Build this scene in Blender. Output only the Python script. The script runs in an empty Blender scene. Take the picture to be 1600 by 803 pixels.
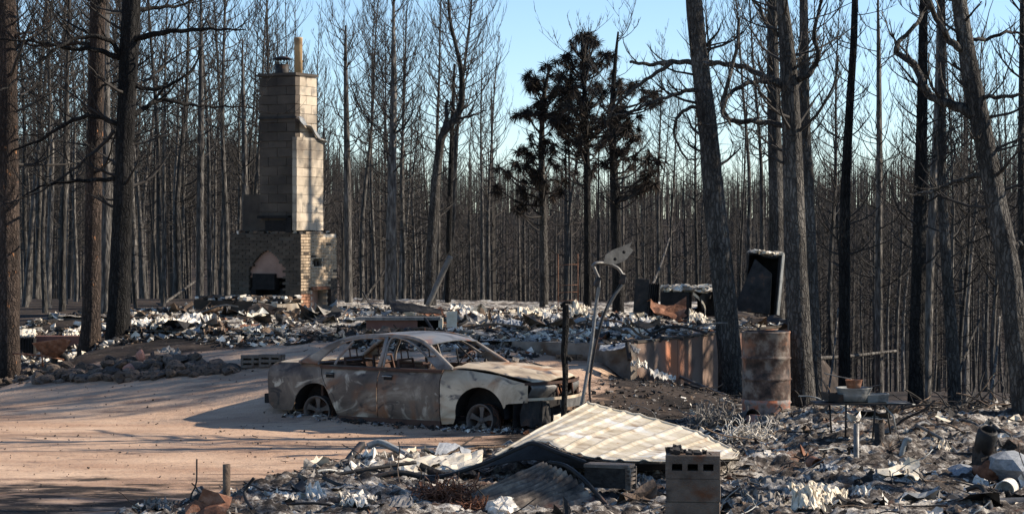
import bpy, bmesh, math, random
import numpy as np
from mathutils import Vector, Matrix

# ------------------------------------------------------------------ camera, sky, sun, exposure
S = bpy.context.scene
COL = S.collection
F, HZ, H = 3300.0, 365.0, 2.9          # focal length in px of a 1600 px wide frame, horizon row, eye height
cam = bpy.data.cameras.new('camera')
cam.sensor_width = 36; cam.lens = F/1600*36; cam.shift_y = (HZ-401.5)/1600
cam.clip_end = 5000; cam.clip_start = 0.5
camo = bpy.data.objects.new('camera', cam); COL.objects.link(camo)
camo.location = (0, 0, H); camo.rotation_euler = (math.pi/2, 0, 0)
S.camera = camo

SUN_EL, SUN_AZ = math.radians(31), math.radians(84)
W = bpy.data.worlds.new("World"); S.world = W; W.use_nodes = True
wn = W.node_tree; bgn = wn.nodes['Background']; bgn.inputs[1].default_value = 0.11
sk = wn.nodes.new('ShaderNodeTexSky'); sk.sky_type = 'NISHITA'; sk.sun_disc = False
sk.sun_elevation = SUN_EL; sk.sun_rotation = SUN_AZ; sk.altitude = 1500; sk.dust_density = 0.0; sk.air_density = 1.0; sk.ozone_density = 3.5
wn.links.new(sk.outputs[0], bgn.inputs[0])
sl = bpy.data.lights.new('sun', 'SUN'); sl.energy = 5.0; sl.angle = math.radians(0.5); sl.color = (1.0, 0.89, 0.75)
slo = bpy.data.objects.new('sun', sl); COL.objects.link(slo)
sd = Vector((math.sin(SUN_AZ)*math.cos(SUN_EL), math.cos(SUN_AZ)*math.cos(SUN_EL), math.sin(SUN_EL)))
slo.rotation_euler = sd.to_track_quat('Z', 'Y').to_euler(); slo.location = (30, 5, 30)
S.view_settings.view_transform = 'Standard'; S.view_settings.look = 'None'
S.view_settings.exposure = 0.76; S.view_settings.gamma = 1
S.render.engine = 'CYCLES'
S.cycles.max_bounces = 4; S.cycles.diffuse_bounces = 2

random.seed(7); RNG = np.random.default_rng(7)
U = random.uniform

# ------------------------------------------------------------------ helpers: noise, terrain, pixels
_T = np.random.default_rng(3).random((256, 256))
def vnoise(x, y):
    x = np.asarray(x, float); y = np.asarray(y, float)
    xi = np.floor(x).astype(int); yi = np.floor(y).astype(int)
    fx = x-xi; fy = y-yi; fx = fx*fx*(3-2*fx); fy = fy*fy*(3-2*fy)
    a = _T[xi & 255, yi & 255]; b = _T[(xi+1) & 255, yi & 255]; c = _T[xi & 255, (yi+1) & 255]; d = _T[(xi+1) & 255, (yi+1) & 255]
    return (a*(1-fx)+b*fx)*(1-fy)+(c*(1-fx)+d*fx)*fy
def fbm(x, y, o=4):
    r = 0; a = .5
    x = np.asarray(x, float); y = np.asarray(y, float)
    for k in range(o):
        r = r+a*vnoise(x+17.3*k, y+9.1*k); x = x*2.03; y = y*2.03; a *= .5
    return r
def ss(v, a, b):
    t = np.clip((np.asarray(v, float)-a)/(b-a), 0, 1); return t*t*(3-2*t)
PH = math.radians(28)                      # the house's turn
PA = np.array([math.sin(PH), math.cos(PH)]); PB = np.array([-math.cos(PH), math.sin(PH)])
C0 = np.array([1.94, 34.5]); PADZ = 1.1
def pad(a, b): return C0+PA*a+PB*b
def g(X, Y):
    X = np.asarray(X, float); Y = np.asarray(Y, float)
    al = (X-C0[0])*PA[0]+(Y-C0[1])*PA[1]; be = (X-C0[0])*PB[0]+(Y-C0[1])*PB[1]
    d = -al+4.2*ss(be, 9.8, 12.5); e = -be
    zt = .84+.24*ss(be, .5, 3)
    z = zt*(1-ss(d, -1, 6))*(1-ss(e, -.6, 0)*ss(al, -2.4, 3.4))*(1-ss(e, .2, 3.4))
    z = z+.24*ss(X, 2, 4.5)*ss(Y, 23, 28)*(1-ss(Y, 30, 34))
    r = X/np.maximum(Y, 1)
    w = .35+.65*ss(r, -.12, -.02)
    z = z-7*ss(Y, 56, 105)*w
    z = z-2.6*ss(Y, 31.5, 50)*ss(X, 5.2, 9)*(1-ss(Y, 56, 105)*.6)
    z = z+(12.6+5*ss(r, .1, .24)+1.0*ss(-r, .02, .2))*ss(Y, 125, 400)
    z = z+.03*(fbm(X*.8, Y*.8, 3)-.45)*(1+ss(Y, 50, 90)*8)
    return z
def P(x, y, Y): return np.array([(x-800)*Y/F, Y, H-(y-HZ)*Y/F])
def PX(x, Y): return (x-800)*Y/F
def GP(x, y):                              # the ground point seen at a pixel
    lo, hi = 15.0, 120.0
    Y = lo
    while Y < hi:
        p = P(x, y, Y)
        if p[2] <= float(g(p[0], p[1])): break
        Y += .05
    return P(x, y, Y)

# ------------------------------------------------------------------ mesh builder
class MB:
    def __init__(s): s.v = []; s.q = []; s.t = []; s.qm = []; s.tm = []; s.n = 0; s.qs = []; s.ts = []
    def add(s, v, quads=None, tris=None, m=0, sm=0):
        v = np.asarray(v, float).reshape(-1, 3)
        if quads is not None and len(quads):
            q = np.asarray(quads, int).reshape(-1, 4)+s.n; s.q.append(q); s.qm.append(np.full(len(q), m)); s.qs.append(np.full(len(q), sm))
        if tris is not None and len(tris):
            t = np.asarray(tris, int).reshape(-1, 3)+s.n; s.t.append(t); s.tm.append(np.full(len(t), m)); s.ts.append(np.full(len(t), sm))
        s.v.append(v); s.n += len(v); return s
    def box(s, c, size, rot=None, m=0, jit=0, taper=1):
        sx, sy, sz = [k/2 for k in size]
        v = np.array([(x*(taper if z > 0 else 1), y*(taper if z > 0 else 1), z) for z in (-sz, sz) for x, y in ((-sx, -sy), (sx, -sy), (sx, sy), (-sx, sy))])
        if jit: v = v+RNG.uniform(-jit, jit, v.shape)
        if rot is not None: v = v@np.array(rot).T
        return s.add(v+np.array(c), [(0, 3, 2, 1), (4, 5, 6, 7), (0, 1, 5, 4), (1, 2, 6, 5), (2, 3, 7, 6), (3, 0, 4, 7)], m=m)
    def tube(s, pts, r, n=6, m=0, cap=True, sm=1, flat=None):
        pts = np.array([np.array(p, float) for p in pts]); k = len(pts)
        r = np.full(k, r, float) if np.isscalar(r) else np.array(r, float)
        d = np.gradient(pts, axis=0); d /= (np.linalg.norm(d, axis=1)[:, None]+1e-9)
        up = np.array([0, 0, 1.]) if abs(d[0][2]) < .9 else np.array([1., 0, 0])
        if flat is not None: up = np.array(flat[2], float)
        V = []
        a = np.arange(n)*2*math.pi/n+(math.pi/4 if n == 4 else 0)
        for i in range(k):
            x = np.cross(up, d[i]); x /= (np.linalg.norm(x)+1e-9); y = np.cross(d[i], x); up = y if flat is None else up
            fx, fy = (flat[0], flat[1]) if flat is not None else (1, 1)
            V.append(pts[i]+r[i]*(np.cos(a)[:, None]*x*fx+np.sin(a)[:, None]*y*fy))
        V = np.concatenate(V)
        q = []
        for i in range(k-1):
            for j in range(n):
                q.append((i*n+j, i*n+(j+1) % n, (i+1)*n+(j+1) % n, (i+1)*n+j))
        t = []
        if cap:
            for j in range(1, n-1):
                t.append((0, j+1, j)); b = (k-1)*n; t.append((b, b+j, b+j+1))
        return s.add(V, q, t, m=m, sm=sm)
    def grid(s, A, m=0, sm=1, thick=0, wrap=False):   # A: (nu,nv,3)
        A = np.asarray(A, float); nu, nv = A.shape[:2]
        idx = np.arange(nu*nv).reshape(nu, nv)
        q = np.stack([idx[:-1, :-1], idx[1:, :-1], idx[1:, 1:], idx[:-1, 1:]], -1).reshape(-1, 4)
        s.add(A.reshape(-1, 3), q, m=m, sm=sm)
        if thick:
            du = np.gradient(A, axis=0); dv = np.gradient(A, axis=1); N = np.cross(du, dv); N /= (np.linalg.norm(N, axis=-1)[..., None]+1e-9)
            B = A-N*thick
            s.add(B.reshape(-1, 3), q[:, ::-1], m=m, sm=sm)
            o = idx; per = np.concatenate([o[:, 0], o[-1, 1:], o[-2::-1, -1], o[0, -2:0:-1]])
            n = len(per); ring = np.concatenate([A.reshape(-1, 3)[per], B.reshape(-1, 3)[per]])
            s.add(ring, [(i, n+i, n+(i+1) % n, (i+1) % n) for i in range(n)], m=m, sm=0)
        return s
    def lathe(s, prof, n=32, m=0, c=(0, 0, 0), sm=1):
        a = np.arange(n+1)*2*math.pi/n
        A = np.array([[(r*math.cos(t), r*math.sin(t), z) for t in a] for r, z in prof])
        return s.grid(A+np.array(c), m=m, sm=sm)
    def poly(s, pts, thick, nrm, m=0):    # flat convex-ish polygon with thickness
        pts = np.array(pts, float); n = len(pts); o = np.array(nrm, float)*thick
        v = np.concatenate([pts, pts+o])
        t = [(0, i+1, i) for i in range(1, n-1)]+[(n, n+i, n+i+1) for i in range(1, n-1)]
        return s.add(v, [(i, (i+1) % n, n+(i+1) % n, n+i) for i in range(n)], t, m=m)
    def mesh(s, name, mats):
        me = bpy.data.meshes.new(name)
        v = np.concatenate(s.v) if s.v else np.zeros((0, 3))
        q = np.concatenate(s.q) if s.q else np.zeros((0, 4), int); t = np.concatenate(s.t) if s.t else np.zeros((0, 3), int)
        me.vertices.add(len(v)); me.vertices.foreach_set('co', v.astype(np.float32).ravel())
        me.loops.add(q.size+t.size); me.loops.foreach_set('vertex_index', np.concatenate([q.ravel(), t.ravel()]).astype(np.int32))
        me.polygons.add(len(q)+len(t))
        ls = np.concatenate([np.arange(len(q))*4, len(q)*4+np.arange(len(t))*3]).astype(np.int32)
        me.polygons.foreach_set('loop_start', ls)
        mi = np.concatenate(s.qm+s.tm) if (s.qm or s.tm) else np.zeros(0)
        me.polygons.foreach_set('material_index', mi.astype(np.int32))
        smv = np.concatenate(s.qs+s.ts) if (s.qs or s.ts) else np.zeros(0)
        me.polygons.foreach_set('use_smooth', smv.astype(bool))
        for m in (mats if isinstance(mats, (list, tuple)) else [mats]): me.materials.append(m)
        me.update(calc_edges=True); me.validate()
        return me
    def build(s, name, mats, parent=None):
        return link(name, s.mesh(name, mats), parent)
def link(name, me, parent=None):
    o = bpy.data.objects.new(name, me); COL.objects.link(o)
    if parent is not None: o.parent = parent
    return o
def tag(o, label=None, cat=None, group=None, kind=None):
    if label: o['label'] = label
    if cat: o['category'] = cat
    if group: o['group'] = group
    if kind: o['kind'] = kind
    return o
def thing(name, label, cat, loc=(0, 0, 0), rz=0, group=None, rot=None):
    o = bpy.data.objects.new(name, None); COL.objects.link(o); o.location = [float(k) for k in loc]
    o.rotation_euler = rot if rot else (0, 0, rz); o.empty_display_size = .2
    return tag(o, label, cat, group)
def copy_tree(o, parent=None):
    c = o.copy(); COL.objects.link(c); c.parent = parent
    for ch in list(o.children): copy_tree(ch, c)
    return c
def rotz(a): return np.array([[math.cos(a), -math.sin(a), 0], [math.sin(a), math.cos(a), 0], [0, 0, 1]])
def rotx(a): return np.array([[1, 0, 0], [0, math.cos(a), -math.sin(a)], [0, math.sin(a), math.cos(a)]])
def roty(a): return np.array([[math.cos(a), 0, math.sin(a)], [0, 1, 0], [-math.sin(a), 0, math.cos(a)]])
def spline(pts, n):
    pts = np.array([np.array(p, float) for p in pts]); k = len(pts)
    t = np.linspace(0, k-1, n); out = []
    for u in t:
        i = min(int(u), k-2); f = u-i
        p0 = pts[max(i-1, 0)]; p1 = pts[i]; p2 = pts[i+1]; p3 = pts[min(i+2, k-1)]
        out.append(.5*((2*p1)+(-p0+p2)*f+(2*p0-5*p1+4*p2-p3)*f*f+(-p0+3*p1-3*p2+p3)*f**3))
    return np.array(out)

# ------------------------------------------------------------------ materials
def mat(name, cols, scale=4, rough=.85, stretch=(1, 1, 1), bump=.3, detail=6, contrast=(.3, .7), metal=0, extra=None, bscale=None, rnd=0, distort=0, bdist=.02, coord='Object', spec=.25):
    m = bpy.data.materials.new(name); m.use_nodes = True; nt = m.node_tree; N = nt.nodes; L = nt.links
    b = N['Principled BSDF']; b.inputs['Roughness'].default_value = rough; b.inputs['Metallic'].default_value = metal
    b.inputs['Specular IOR Level'].default_value = spec
    tc = N.new('ShaderNodeTexCoord'); mp = N.new('ShaderNodeMapping'); mp.inputs['Scale'].default_value = stretch
    L.new(tc.outputs[coord], mp.inputs[0])
    n1 = N.new('ShaderNodeTexNoise'); n1.inputs['Scale'].default_value = scale; n1.inputs['Detail'].default_value = detail; n1.inputs['Roughness'].default_value = .62
    n1.inputs['Distortion'].default_value = distort
    L.new(mp.outputs[0], n1.inputs[0])
    cr = N.new('ShaderNodeValToRGB'); el = cr.color_ramp.elements
    k = len(cols); lo, hi = contrast
    el[0].position = lo; el[0].color = (*cols[0], 1); el[1].position = hi; el[1].color = (*cols[-1], 1)
    for i in range(1, k-1):
        e = el.new(lo+(hi-lo)*i/(k-1)); e.color = (*cols[i], 1)
    L.new(n1.outputs[0], cr.inputs[0]); out = cr.outputs[0]
    if extra:                                # (colour, scale, lo, hi)
        for (c, sc, a, z) in extra:
            n2 = N.new('ShaderNodeTexNoise'); n2.inputs['Scale'].default_value = sc; n2.inputs['Detail'].default_value = 5; n2.inputs['Distortion'].default_value = distort
            L.new(mp.outputs[0], n2.inputs[0])
            r2 = N.new('ShaderNodeMapRange'); r2.inputs[1].default_value = a; r2.inputs[2].default_value = z; L.new(n2.outputs[0], r2.inputs[0])
            mx = N.new('ShaderNodeMix'); mx.data_type = 'RGBA'; L.new(r2.outputs[0], mx.inputs[0]); L.new(out, mx.inputs[6]); mx.inputs[7].default_value = (*c, 1); out = mx.outputs[2]
    if rnd:
        oi = N.new('ShaderNodeObjectInfo'); mr = N.new('ShaderNodeMapRange'); mr.inputs[3].default_value = 1-rnd; mr.inputs[4].default_value = 1+rnd
        L.new(oi.outputs['Random'], mr.inputs[0]); vm = N.new('ShaderNodeVectorMath'); vm.operation = 'SCALE'; L.new(out, vm.inputs[0]); L.new(mr.outputs[0], vm.inputs['Scale']); out = vm.outputs[0]
    L.new(out, b.inputs['Base Color'])
    if bump:
        nb = N.new('ShaderNodeTexNoise'); nb.inputs['Scale'].default_value = bscale or scale*4; nb.inputs['Detail'].default_value = 6; L.new(mp.outputs[0], nb.inputs[0])
        bp = N.new('ShaderNodeBump'); bp.inputs['Strength'].default_value = bump; bp.inputs['Distance'].default_value = bdist
        L.new(nb.outputs[0], bp.inputs['Height']); L.new(bp.outputs[0], b.inputs['Normal'])
    return m
M = {}
M['bark'] = mat('charred_bark', [(.010, .009, .008), (.048, .043, .037), (.145, .13, .114)], scale=5, stretch=(3.2, 3.2, .7), bump=1, bscale=9, rnd=.35, contrast=(.32, .68), bdist=.05)
M['bark_light'] = mat('grey_charred_bark', [(.018, .016, .014), (.085, .076, .067), (.22, .20, .175)], scale=5, stretch=(3.2, 3.2, .7), bump=1, bscale=9, rnd=.35, contrast=(.32, .68), bdist=.05)
def bark_mat(name, crack, mid, lite, orange=None, sc=21):
    m = bpy.data.materials.new(name); m.use_nodes = True; N = m.node_tree.nodes; L = m.node_tree.links; b = N['Principled BSDF']; b.inputs['Roughness'].default_value = .95; b.inputs['Specular IOR Level'].default_value = .15
    tc = N.new('ShaderNodeTexCoord')
    def mp(st):
        x = N.new('ShaderNodeMapping'); x.inputs['Scale'].default_value = st; L.new(tc.outputs['Object'], x.inputs[0]); return x.outputs[0]
    def noise(s_, st, d=6):
        n = N.new('ShaderNodeTexNoise'); n.inputs['Scale'].default_value = s_; n.inputs['Detail'].default_value = d; n.inputs['Roughness'].default_value = .65; L.new(mp(st), n.inputs[0]); return n
    wob = noise(5, (1, 1, 1), 4); av = N.new('ShaderNodeMix'); av.data_type = 'VECTOR'; av.inputs[0].default_value = .12; L.new(mp((1, 1, .26)), av.inputs[4]); L.new(wob.outputs['Color'], av.inputs[5])
    vo = N.new('ShaderNodeTexVoronoi'); vo.feature = 'DISTANCE_TO_EDGE'; vo.inputs['Scale'].default_value = sc; L.new(av.outputs[1], vo.inputs['Vector'])
    r1 = N.new('ShaderNodeMapRange'); r1.inputs[1].default_value = -.12; r1.inputs[2].default_value = .22; L.new(vo.outputs['Distance'], r1.inputs[0])
    cr = N.new('ShaderNodeValToRGB'); e = cr.color_ramp.elements; e[0].position = .36; e[0].color = (*mid, 1); e[1].position = .66; e[1].color = (*lite, 1); L.new(noise(3, (1.5, 1.5, .6), 9).outputs[0], cr.inputs[0]); out = cr.outputs[0]
    big = N.new('ShaderNodeMapRange'); big.inputs[1].default_value = .42; big.inputs[2].default_value = .62; L.new(noise(.9, (1, 1, .5), 3).outputs[0], big.inputs[0])
    def mix(f, a, c, k=None):
        x = N.new('ShaderNodeMix'); x.data_type = 'RGBA'; L.new(f, x.inputs[0]) if k is None else None
        for q, v in ((6, a), (7, c)):
            if isinstance(v, tuple): x.inputs[q].default_value = (*v, 1)
            else: L.new(v, x.inputs[q])
        return x.outputs[2]
    dk = N.new('ShaderNodeVectorMath'); dk.operation = 'SCALE'; dk.inputs['Scale'].default_value = .45; L.new(out, dk.inputs[0])
    out = mix(big.outputs[0], out, dk.outputs[0])
    if orange:
        r2 = N.new('ShaderNodeMapRange'); r2.inputs[1].default_value = .66; r2.inputs[2].default_value = .70; L.new(noise(9, (1, 1, .55), 3).outputs[0], r2.inputs[0]); out = mix(r2.outputs[0], out, orange)
    out = mix(r1.outputs[0], crack, out); L.new(out, b.inputs['Base Color'])
    ad = N.new('ShaderNodeMath'); ad.operation = 'MULTIPLY_ADD'; ad.inputs[1].default_value = .5; L.new(noise(16, (1, 1, .6), 8).outputs[0], ad.inputs[0]); L.new(r1.outputs[0], ad.inputs[2])
    bp = N.new('ShaderNodeBump'); bp.inputs['Strength'].default_value = 1; bp.inputs['Distance'].default_value = .03; L.new(ad.outputs[0], bp.inputs['Height']); L.new(bp.outputs[0], b.inputs['Normal'])
    return m
M['bark_hero'] = bark_mat('fissured_charred_bark', (.010, .009, .009), (.05, .045, .04), (.18, .165, .145))
M['bark_black'] = bark_mat('black_charred_bark', (.004, .004, .004), (.014, .013, .012), (.048, .044, .04))
M['bark_red'] = bark_mat('scorched_red_brown_bark', (.012, .010, .009), (.045, .034, .028), (.13, .095, .075), (.40, .19, .09))
M['twig'] = mat('charred_twigs', [(.014, .012, .011), (.05, .044, .038)], scale=3, bump=0, rnd=.3)
M['twig_far'] = mat('distant_twigs', [(.022, .017, .014), (.065, .053, .043)], scale=.3, bump=0)
M['bark_far'] = mat('distant_bark', [(.02, .017, .014), (.085, .074, .063)], scale=.8, stretch=(1, 1, .3), bump=0)
M['needles'] = mat('burnt_needles', [(.008, .007, .006), (.025, .019, .014), (.065, .045, .032)], scale=6, bump=0, rnd=.4)
M['brick'] = mat('sooty_tan_brick', [(.3, .21, .13), (.52, .4, .27)], scale=1.6, bump=.5, bscale=60, rnd=.3, extra=[((.03, .026, .024), .9, .52, .66)], coord='Object')
M['brick_soot_shade'] = mat('soot_and_shade_brick', [(.028, .024, .02), (.11, .085, .062)], scale=1.8, bump=.5, bscale=60, rnd=.35)  # sooty, and the chimney's shaded face: its shade is put into the colour
M['brick_red'] = mat('red_brown_brick', [(.2, .09, .05), (.33, .17, .1)], scale=3, bump=.5, bscale=60, rnd=.25)
M['mortar'] = mat('pale_mortar', [(.42, .36, .28), (.6, .53, .43)], scale=3, bump=.4, bscale=60, extra=[((.05, .045, .04), 1.0, .5, .68)])
M['mortar_soot_shade'] = mat('soot_and_shade_mortar', [(.07, .06, .048), (.13, .11, .088)], scale=3, bump=.4, bscale=60)  # dark copy of the mortar, with the shaded face's shade painted in
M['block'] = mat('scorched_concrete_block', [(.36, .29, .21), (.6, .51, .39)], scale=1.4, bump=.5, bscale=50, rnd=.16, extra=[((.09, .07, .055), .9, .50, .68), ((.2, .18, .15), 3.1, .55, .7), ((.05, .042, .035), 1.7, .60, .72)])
M['block_soot_shade'] = mat('soot_and_shade_block', [(.035, .029, .024), (.12, .095, .072)], scale=1.3, bump=.5, bscale=50, rnd=.2)  # soot plus painted shade for the shaft side turned from the sun
M['block_grey'] = mat('grey_concrete_block', [(.085, .068, .054), (.24, .205, .17)], scale=3, bump=.6, bscale=60, rnd=.1, extra=[((.09, .055, .035), 4, .5, .66)])
M['soot'] = mat('soot', [(.006, .006, .006), (.022, .02, .019)], scale=6, bump=.5)
M['char_metal'] = mat('charred_metal', [(.012, .012, .012), (.05, .046, .043)], scale=5, rough=.6, bump=.3, metal=.3, extra=[((.12, .06, .035), 5, .58, .75)])
M['grey_metal'] = mat('burnt_grey_metal', [(.16, .165, .16), (.34, .34, .32)], scale=6, rough=.5, bump=.3, metal=.3, extra=[((.04, .035, .03), 5, .56, .72)])
M['rust'] = mat('rusted_metal', [(.07, .035, .022), (.2, .085, .045), (.3, .17, .11)], scale=8, rough=.8, bump=.5)
M['panel'] = mat('pale_scorched_panel', [(.28, .225, .15), (.43, .37, .27), (.55, .50, .41)], scale=2.2, rough=.55, bump=.25, bscale=20, contrast=(.3, .62), stretch=(1, 1.6, 1), extra=[((.20, .14, .09), 3.0, .55, .72), ((.3, .2, .12), 11, .62, .70), ((.5, .52, .52), 1.7, .6, .75)])
M['terra'] = mat('red_brown_stucco', [(.16, .075, .055), (.24, .12, .09)], scale=2, bump=.3)
M['wallm'] = mat('scorched_stucco', [(.15, .10, .075), (.24, .165, .125)], scale=1.2, bump=.3, bscale=40, contrast=(.35, .65), extra=[((.42, .16, .08), .55, .58, .72), ((.07, .055, .045), 1.6, .54, .72)])
M['pink'] = mat('pinkish_firebrick', [(.24, .15, .115), (.38, .25, .19)], scale=3, bump=.3)
M['white_ash'] = mat('white_ash', [(.36, .31, .25), (.76, .70, .60)], scale=7, bump=.8, bscale=26, contrast=(.3, .6))
M['cream'] = mat('cream_plaster_scrap', [(.5, .42, .3), (.74, .66, .53)], scale=5, bump=.5)
M['grey_ash'] = mat('grey_ash', [(.10, .09, .078), (.29, .265, .235)], scale=8, bump=.8, bscale=26)
M['blue_ash'] = mat('bluish_grey_scrap', [(.17, .18, .19), (.36, .37, .38)], scale=6, bump=.5)
M['dark'] = mat('charcoal', [(.012, .011, .01), (.045, .04, .036)], scale=9, bump=.9, bscale=30)
M['brown'] = mat('scorched_brown_scrap', [(.07, .045, .03), (.2, .14, .095)], scale=8, bump=.7)
M['rock'] = mat('tan_field_rock', [(.06, .047, .038), (.21, .155, .115)], scale=3, bump=.8, bscale=14, rnd=.45, extra=[((.025, .022, .02), 3, .5, .64)])
M['rock_pink'] = mat('pink_rock', [(.36, .16, .11), (.45, .24, .18)], scale=3, bump=.8, bscale=14)
M['wood'] = mat('charred_timber', [(.012, .01, .009), (.05, .042, .036)], scale=10, stretch=(1, 1, 1), bump=1, bscale=25)
M['clay'] = mat('clay_flue', [(.42, .27, .13), (.55, .38, .21)], scale=4, bump=.3, extra=[((.12, .08, .05), 3, .52, .7)])
M['galv'] = mat('dull_galvanised_steel', [(.09, .085, .08), (.2, .19, .175)], scale=9, rough=.5, metal=.4, bump=.2)

def bed_material(name, white=.5, sc=1.0):
    m = bpy.data.materials.new(name); m.use_nodes = True; N = m.node_tree.nodes; L = m.node_tree.links; b = N['Principled BSDF']; b.inputs['Roughness'].default_value = .95; b.inputs['Specular IOR Level'].default_value = .1
    tc = N.new('ShaderNodeTexCoord')
    def noise(s, d=6, dist=0):
        n = N.new('ShaderNodeTexNoise'); n.inputs['Scale'].default_value = s; n.inputs['Detail'].default_value = d; n.inputs['Roughness'].default_value = .7; n.inputs['Distortion'].default_value = dist; L.new(tc.outputs['Object'], n.inputs[0]); return n.outputs[0]
    cr = N.new('ShaderNodeValToRGB'); e = cr.color_ramp.elements
    a = N.new('ShaderNodeMath'); a.operation = 'ADD'; L.new(noise(1.1*sc, 5, .6), a.inputs[0]); L.new(noise(9*sc, 8, .4), a.inputs[1])
    hlf = N.new('ShaderNodeMath'); hlf.operation = 'MULTIPLY'; hlf.inputs[1].default_value = .5; L.new(a.outputs[0], hlf.inputs[0])
    L.new(hlf.outputs[0], cr.inputs[0])
    o = (.5-white)*.25
    e[0].position = .38+o; e[0].color = (.028, .025, .023, 1); e[1].position = .66+o; e[1].color = (.80, .74, .65, 1)
    for p, c in ((.455, (.075, .062, .052)), (.50, (.2, .175, .15)), (.545, (.45, .41, .35))):
        k = e.new(p+o); k.color = (*c, 1)
    mx = N.new('ShaderNodeMix'); mx.data_type = 'RGBA'; mr = N.new('ShaderNodeMapRange'); mr.inputs[1].default_value = .57; mr.inputs[2].default_value = .68; L.new(noise(2.3), mr.inputs[0]); L.new(mr.outputs[0], mx.inputs[0])
    L.new(cr.outputs[0], mx.inputs[6]); mx.inputs[7].default_value = (.19, .11, .075, 1); L.new(mx.outputs[2], b.inputs['Base Color'])
    bp = N.new('ShaderNodeBump'); bp.inputs['Strength'].default_value = 1; bp.inputs['Distance'].default_value = .04; L.new(noise(22, 8), bp.inputs['Height']); L.new(bp.outputs[0], b.inputs['Normal'])
    return m
M['bed'] = bed_material('ash_and_char_bed', .42); M['bed_pad'] = bed_material('house_ash_bed', .56, .9)

def ground_material():
    m = bpy.data.materials.new('sandy_and_burnt_ground'); m.use_nodes = True; N = m.node_tree.nodes; L = m.node_tree.links; b = N['Principled BSDF']; b.inputs['Roughness'].default_value = .95; b.inputs['Specular IOR Level'].default_value = .1
    tc = N.new('ShaderNodeTexCoord')
    def noise(s, d=6, st=None, dist=0):
        n = N.new('ShaderNodeTexNoise'); n.inputs['Scale'].default_value = s; n.inputs['Detail'].default_value = d; n.inputs['Roughness'].default_value = .65; n.inputs['Distortion'].default_value = dist
        if st:
            mp = N.new('ShaderNodeMapping'); mp.inputs['Scale'].default_value = st; L.new(tc.outputs['Object'], mp.inputs[0]); L.new(mp.outputs[0], n.inputs[0])
        else: L.new(tc.outputs['Object'], n.inputs[0])
        return n.outputs[0]
    def mix(f, a, c):
        x = N.new('ShaderNodeMix'); x.data_type = 'RGBA'
        L.new(f, x.inputs[0])
        for k, s_ in ((6, a), (7, c)):
            if isinstance(s_, tuple): x.inputs[k].default_value = (*s_, 1)
            else: L.new(s_, x.inputs[k])
        return x.outputs[2]
    def rng(f, lo, hi, a=0, z=1):
        x = N.new('ShaderNodeMapRange'); L.new(f, x.inputs[0]); x.inputs[1].default_value = lo; x.inputs[2].default_value = hi; x.inputs[3].default_value = a; x.inputs[4].default_value = z; return x.outputs[0]
    sand = mix(rng(noise(1.2, 8, (.35, 1, 1)), .35, .65), (.36, .225, .148), (.55, .385, .265))
    sand = mix(rng(noise(3.5, 8, (.3, 1, 1), .5), .54, .68), sand, (.2, .135, .1))
    sand = mix(rng(noise(26, 4), .62, .70), sand, (.12, .09, .07)); sand = mix(rng(noise(.9, 6, (.3, 1.2, 1), .8), .55, .70), sand, (.21, .135, .095))
    sand = mix(rng(noise(60, 3), .62, .7), sand, (.6, .5, .42))
    burnt = mix(rng(noise(1.6, 8, (.5, 1, 1)), .4, .66), (.02, .017, .015), (.07, .053, .042))
    burnt = mix(rng(noise(7, 8), .58, .7), burnt, (.13, .112, .098))
    at = N.new('ShaderNodeAttribute'); at.attribute_name = 'dark_soil'
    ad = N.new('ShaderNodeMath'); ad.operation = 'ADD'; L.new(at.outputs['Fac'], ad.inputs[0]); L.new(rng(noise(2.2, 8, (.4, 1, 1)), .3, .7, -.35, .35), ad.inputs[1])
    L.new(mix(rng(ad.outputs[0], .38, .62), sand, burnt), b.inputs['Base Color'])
    bp = N.new('ShaderNodeBump'); bp.inputs['Strength'].default_value = .8; bp.inputs['Distance'].default_value = .03; L.new(noise(9, 10), bp.inputs['Height']); L.new(bp.outputs[0], b.inputs['Normal'])
    return m
M['ground'] = ground_material()

# ------------------------------------------------------------------ ground
def axis(parts): return np.unique(np.concatenate([np.arange(a, b, s) for a, b, s in parts]))
xs = axis([(-1200, -120, 60), (-120, -30, 6), (-30, -11, .8), (-11, 10, .14), (10, 30, .8), (30, 120, 6), (120, 1260, 60)])
ys = axis([(-80, 10, 6), (10, 20, .5), (20, 46, .16), (46, 70, .6), (70, 140, 3), (140, 420, 10), (420, 2600, 90)])
GX, GY = np.meshgrid(xs, ys, indexing='ij')
near = (1-ss(GY, 45, 60))*(1-ss(np.abs(GX), 10, 16))
GZ = g(GX, GY)+near*(.05*(fbm(GX*.8+3+GY*.3, GY*3.4-GX*.5, 4)-.47)-.018*np.exp(-((GY-29.6-.12*GX)/.16)**2)-.018*np.exp(-((GY-28.2-.12*GX)/.16)**2)+.012*(fbm(GX*7, GY*9, 3)-.45))
mb = MB(); mb.grid(np.stack([GX, GY, GZ], -1)); gr = mb.build('ground', M['ground']); tag(gr, kind='structure')
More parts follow.
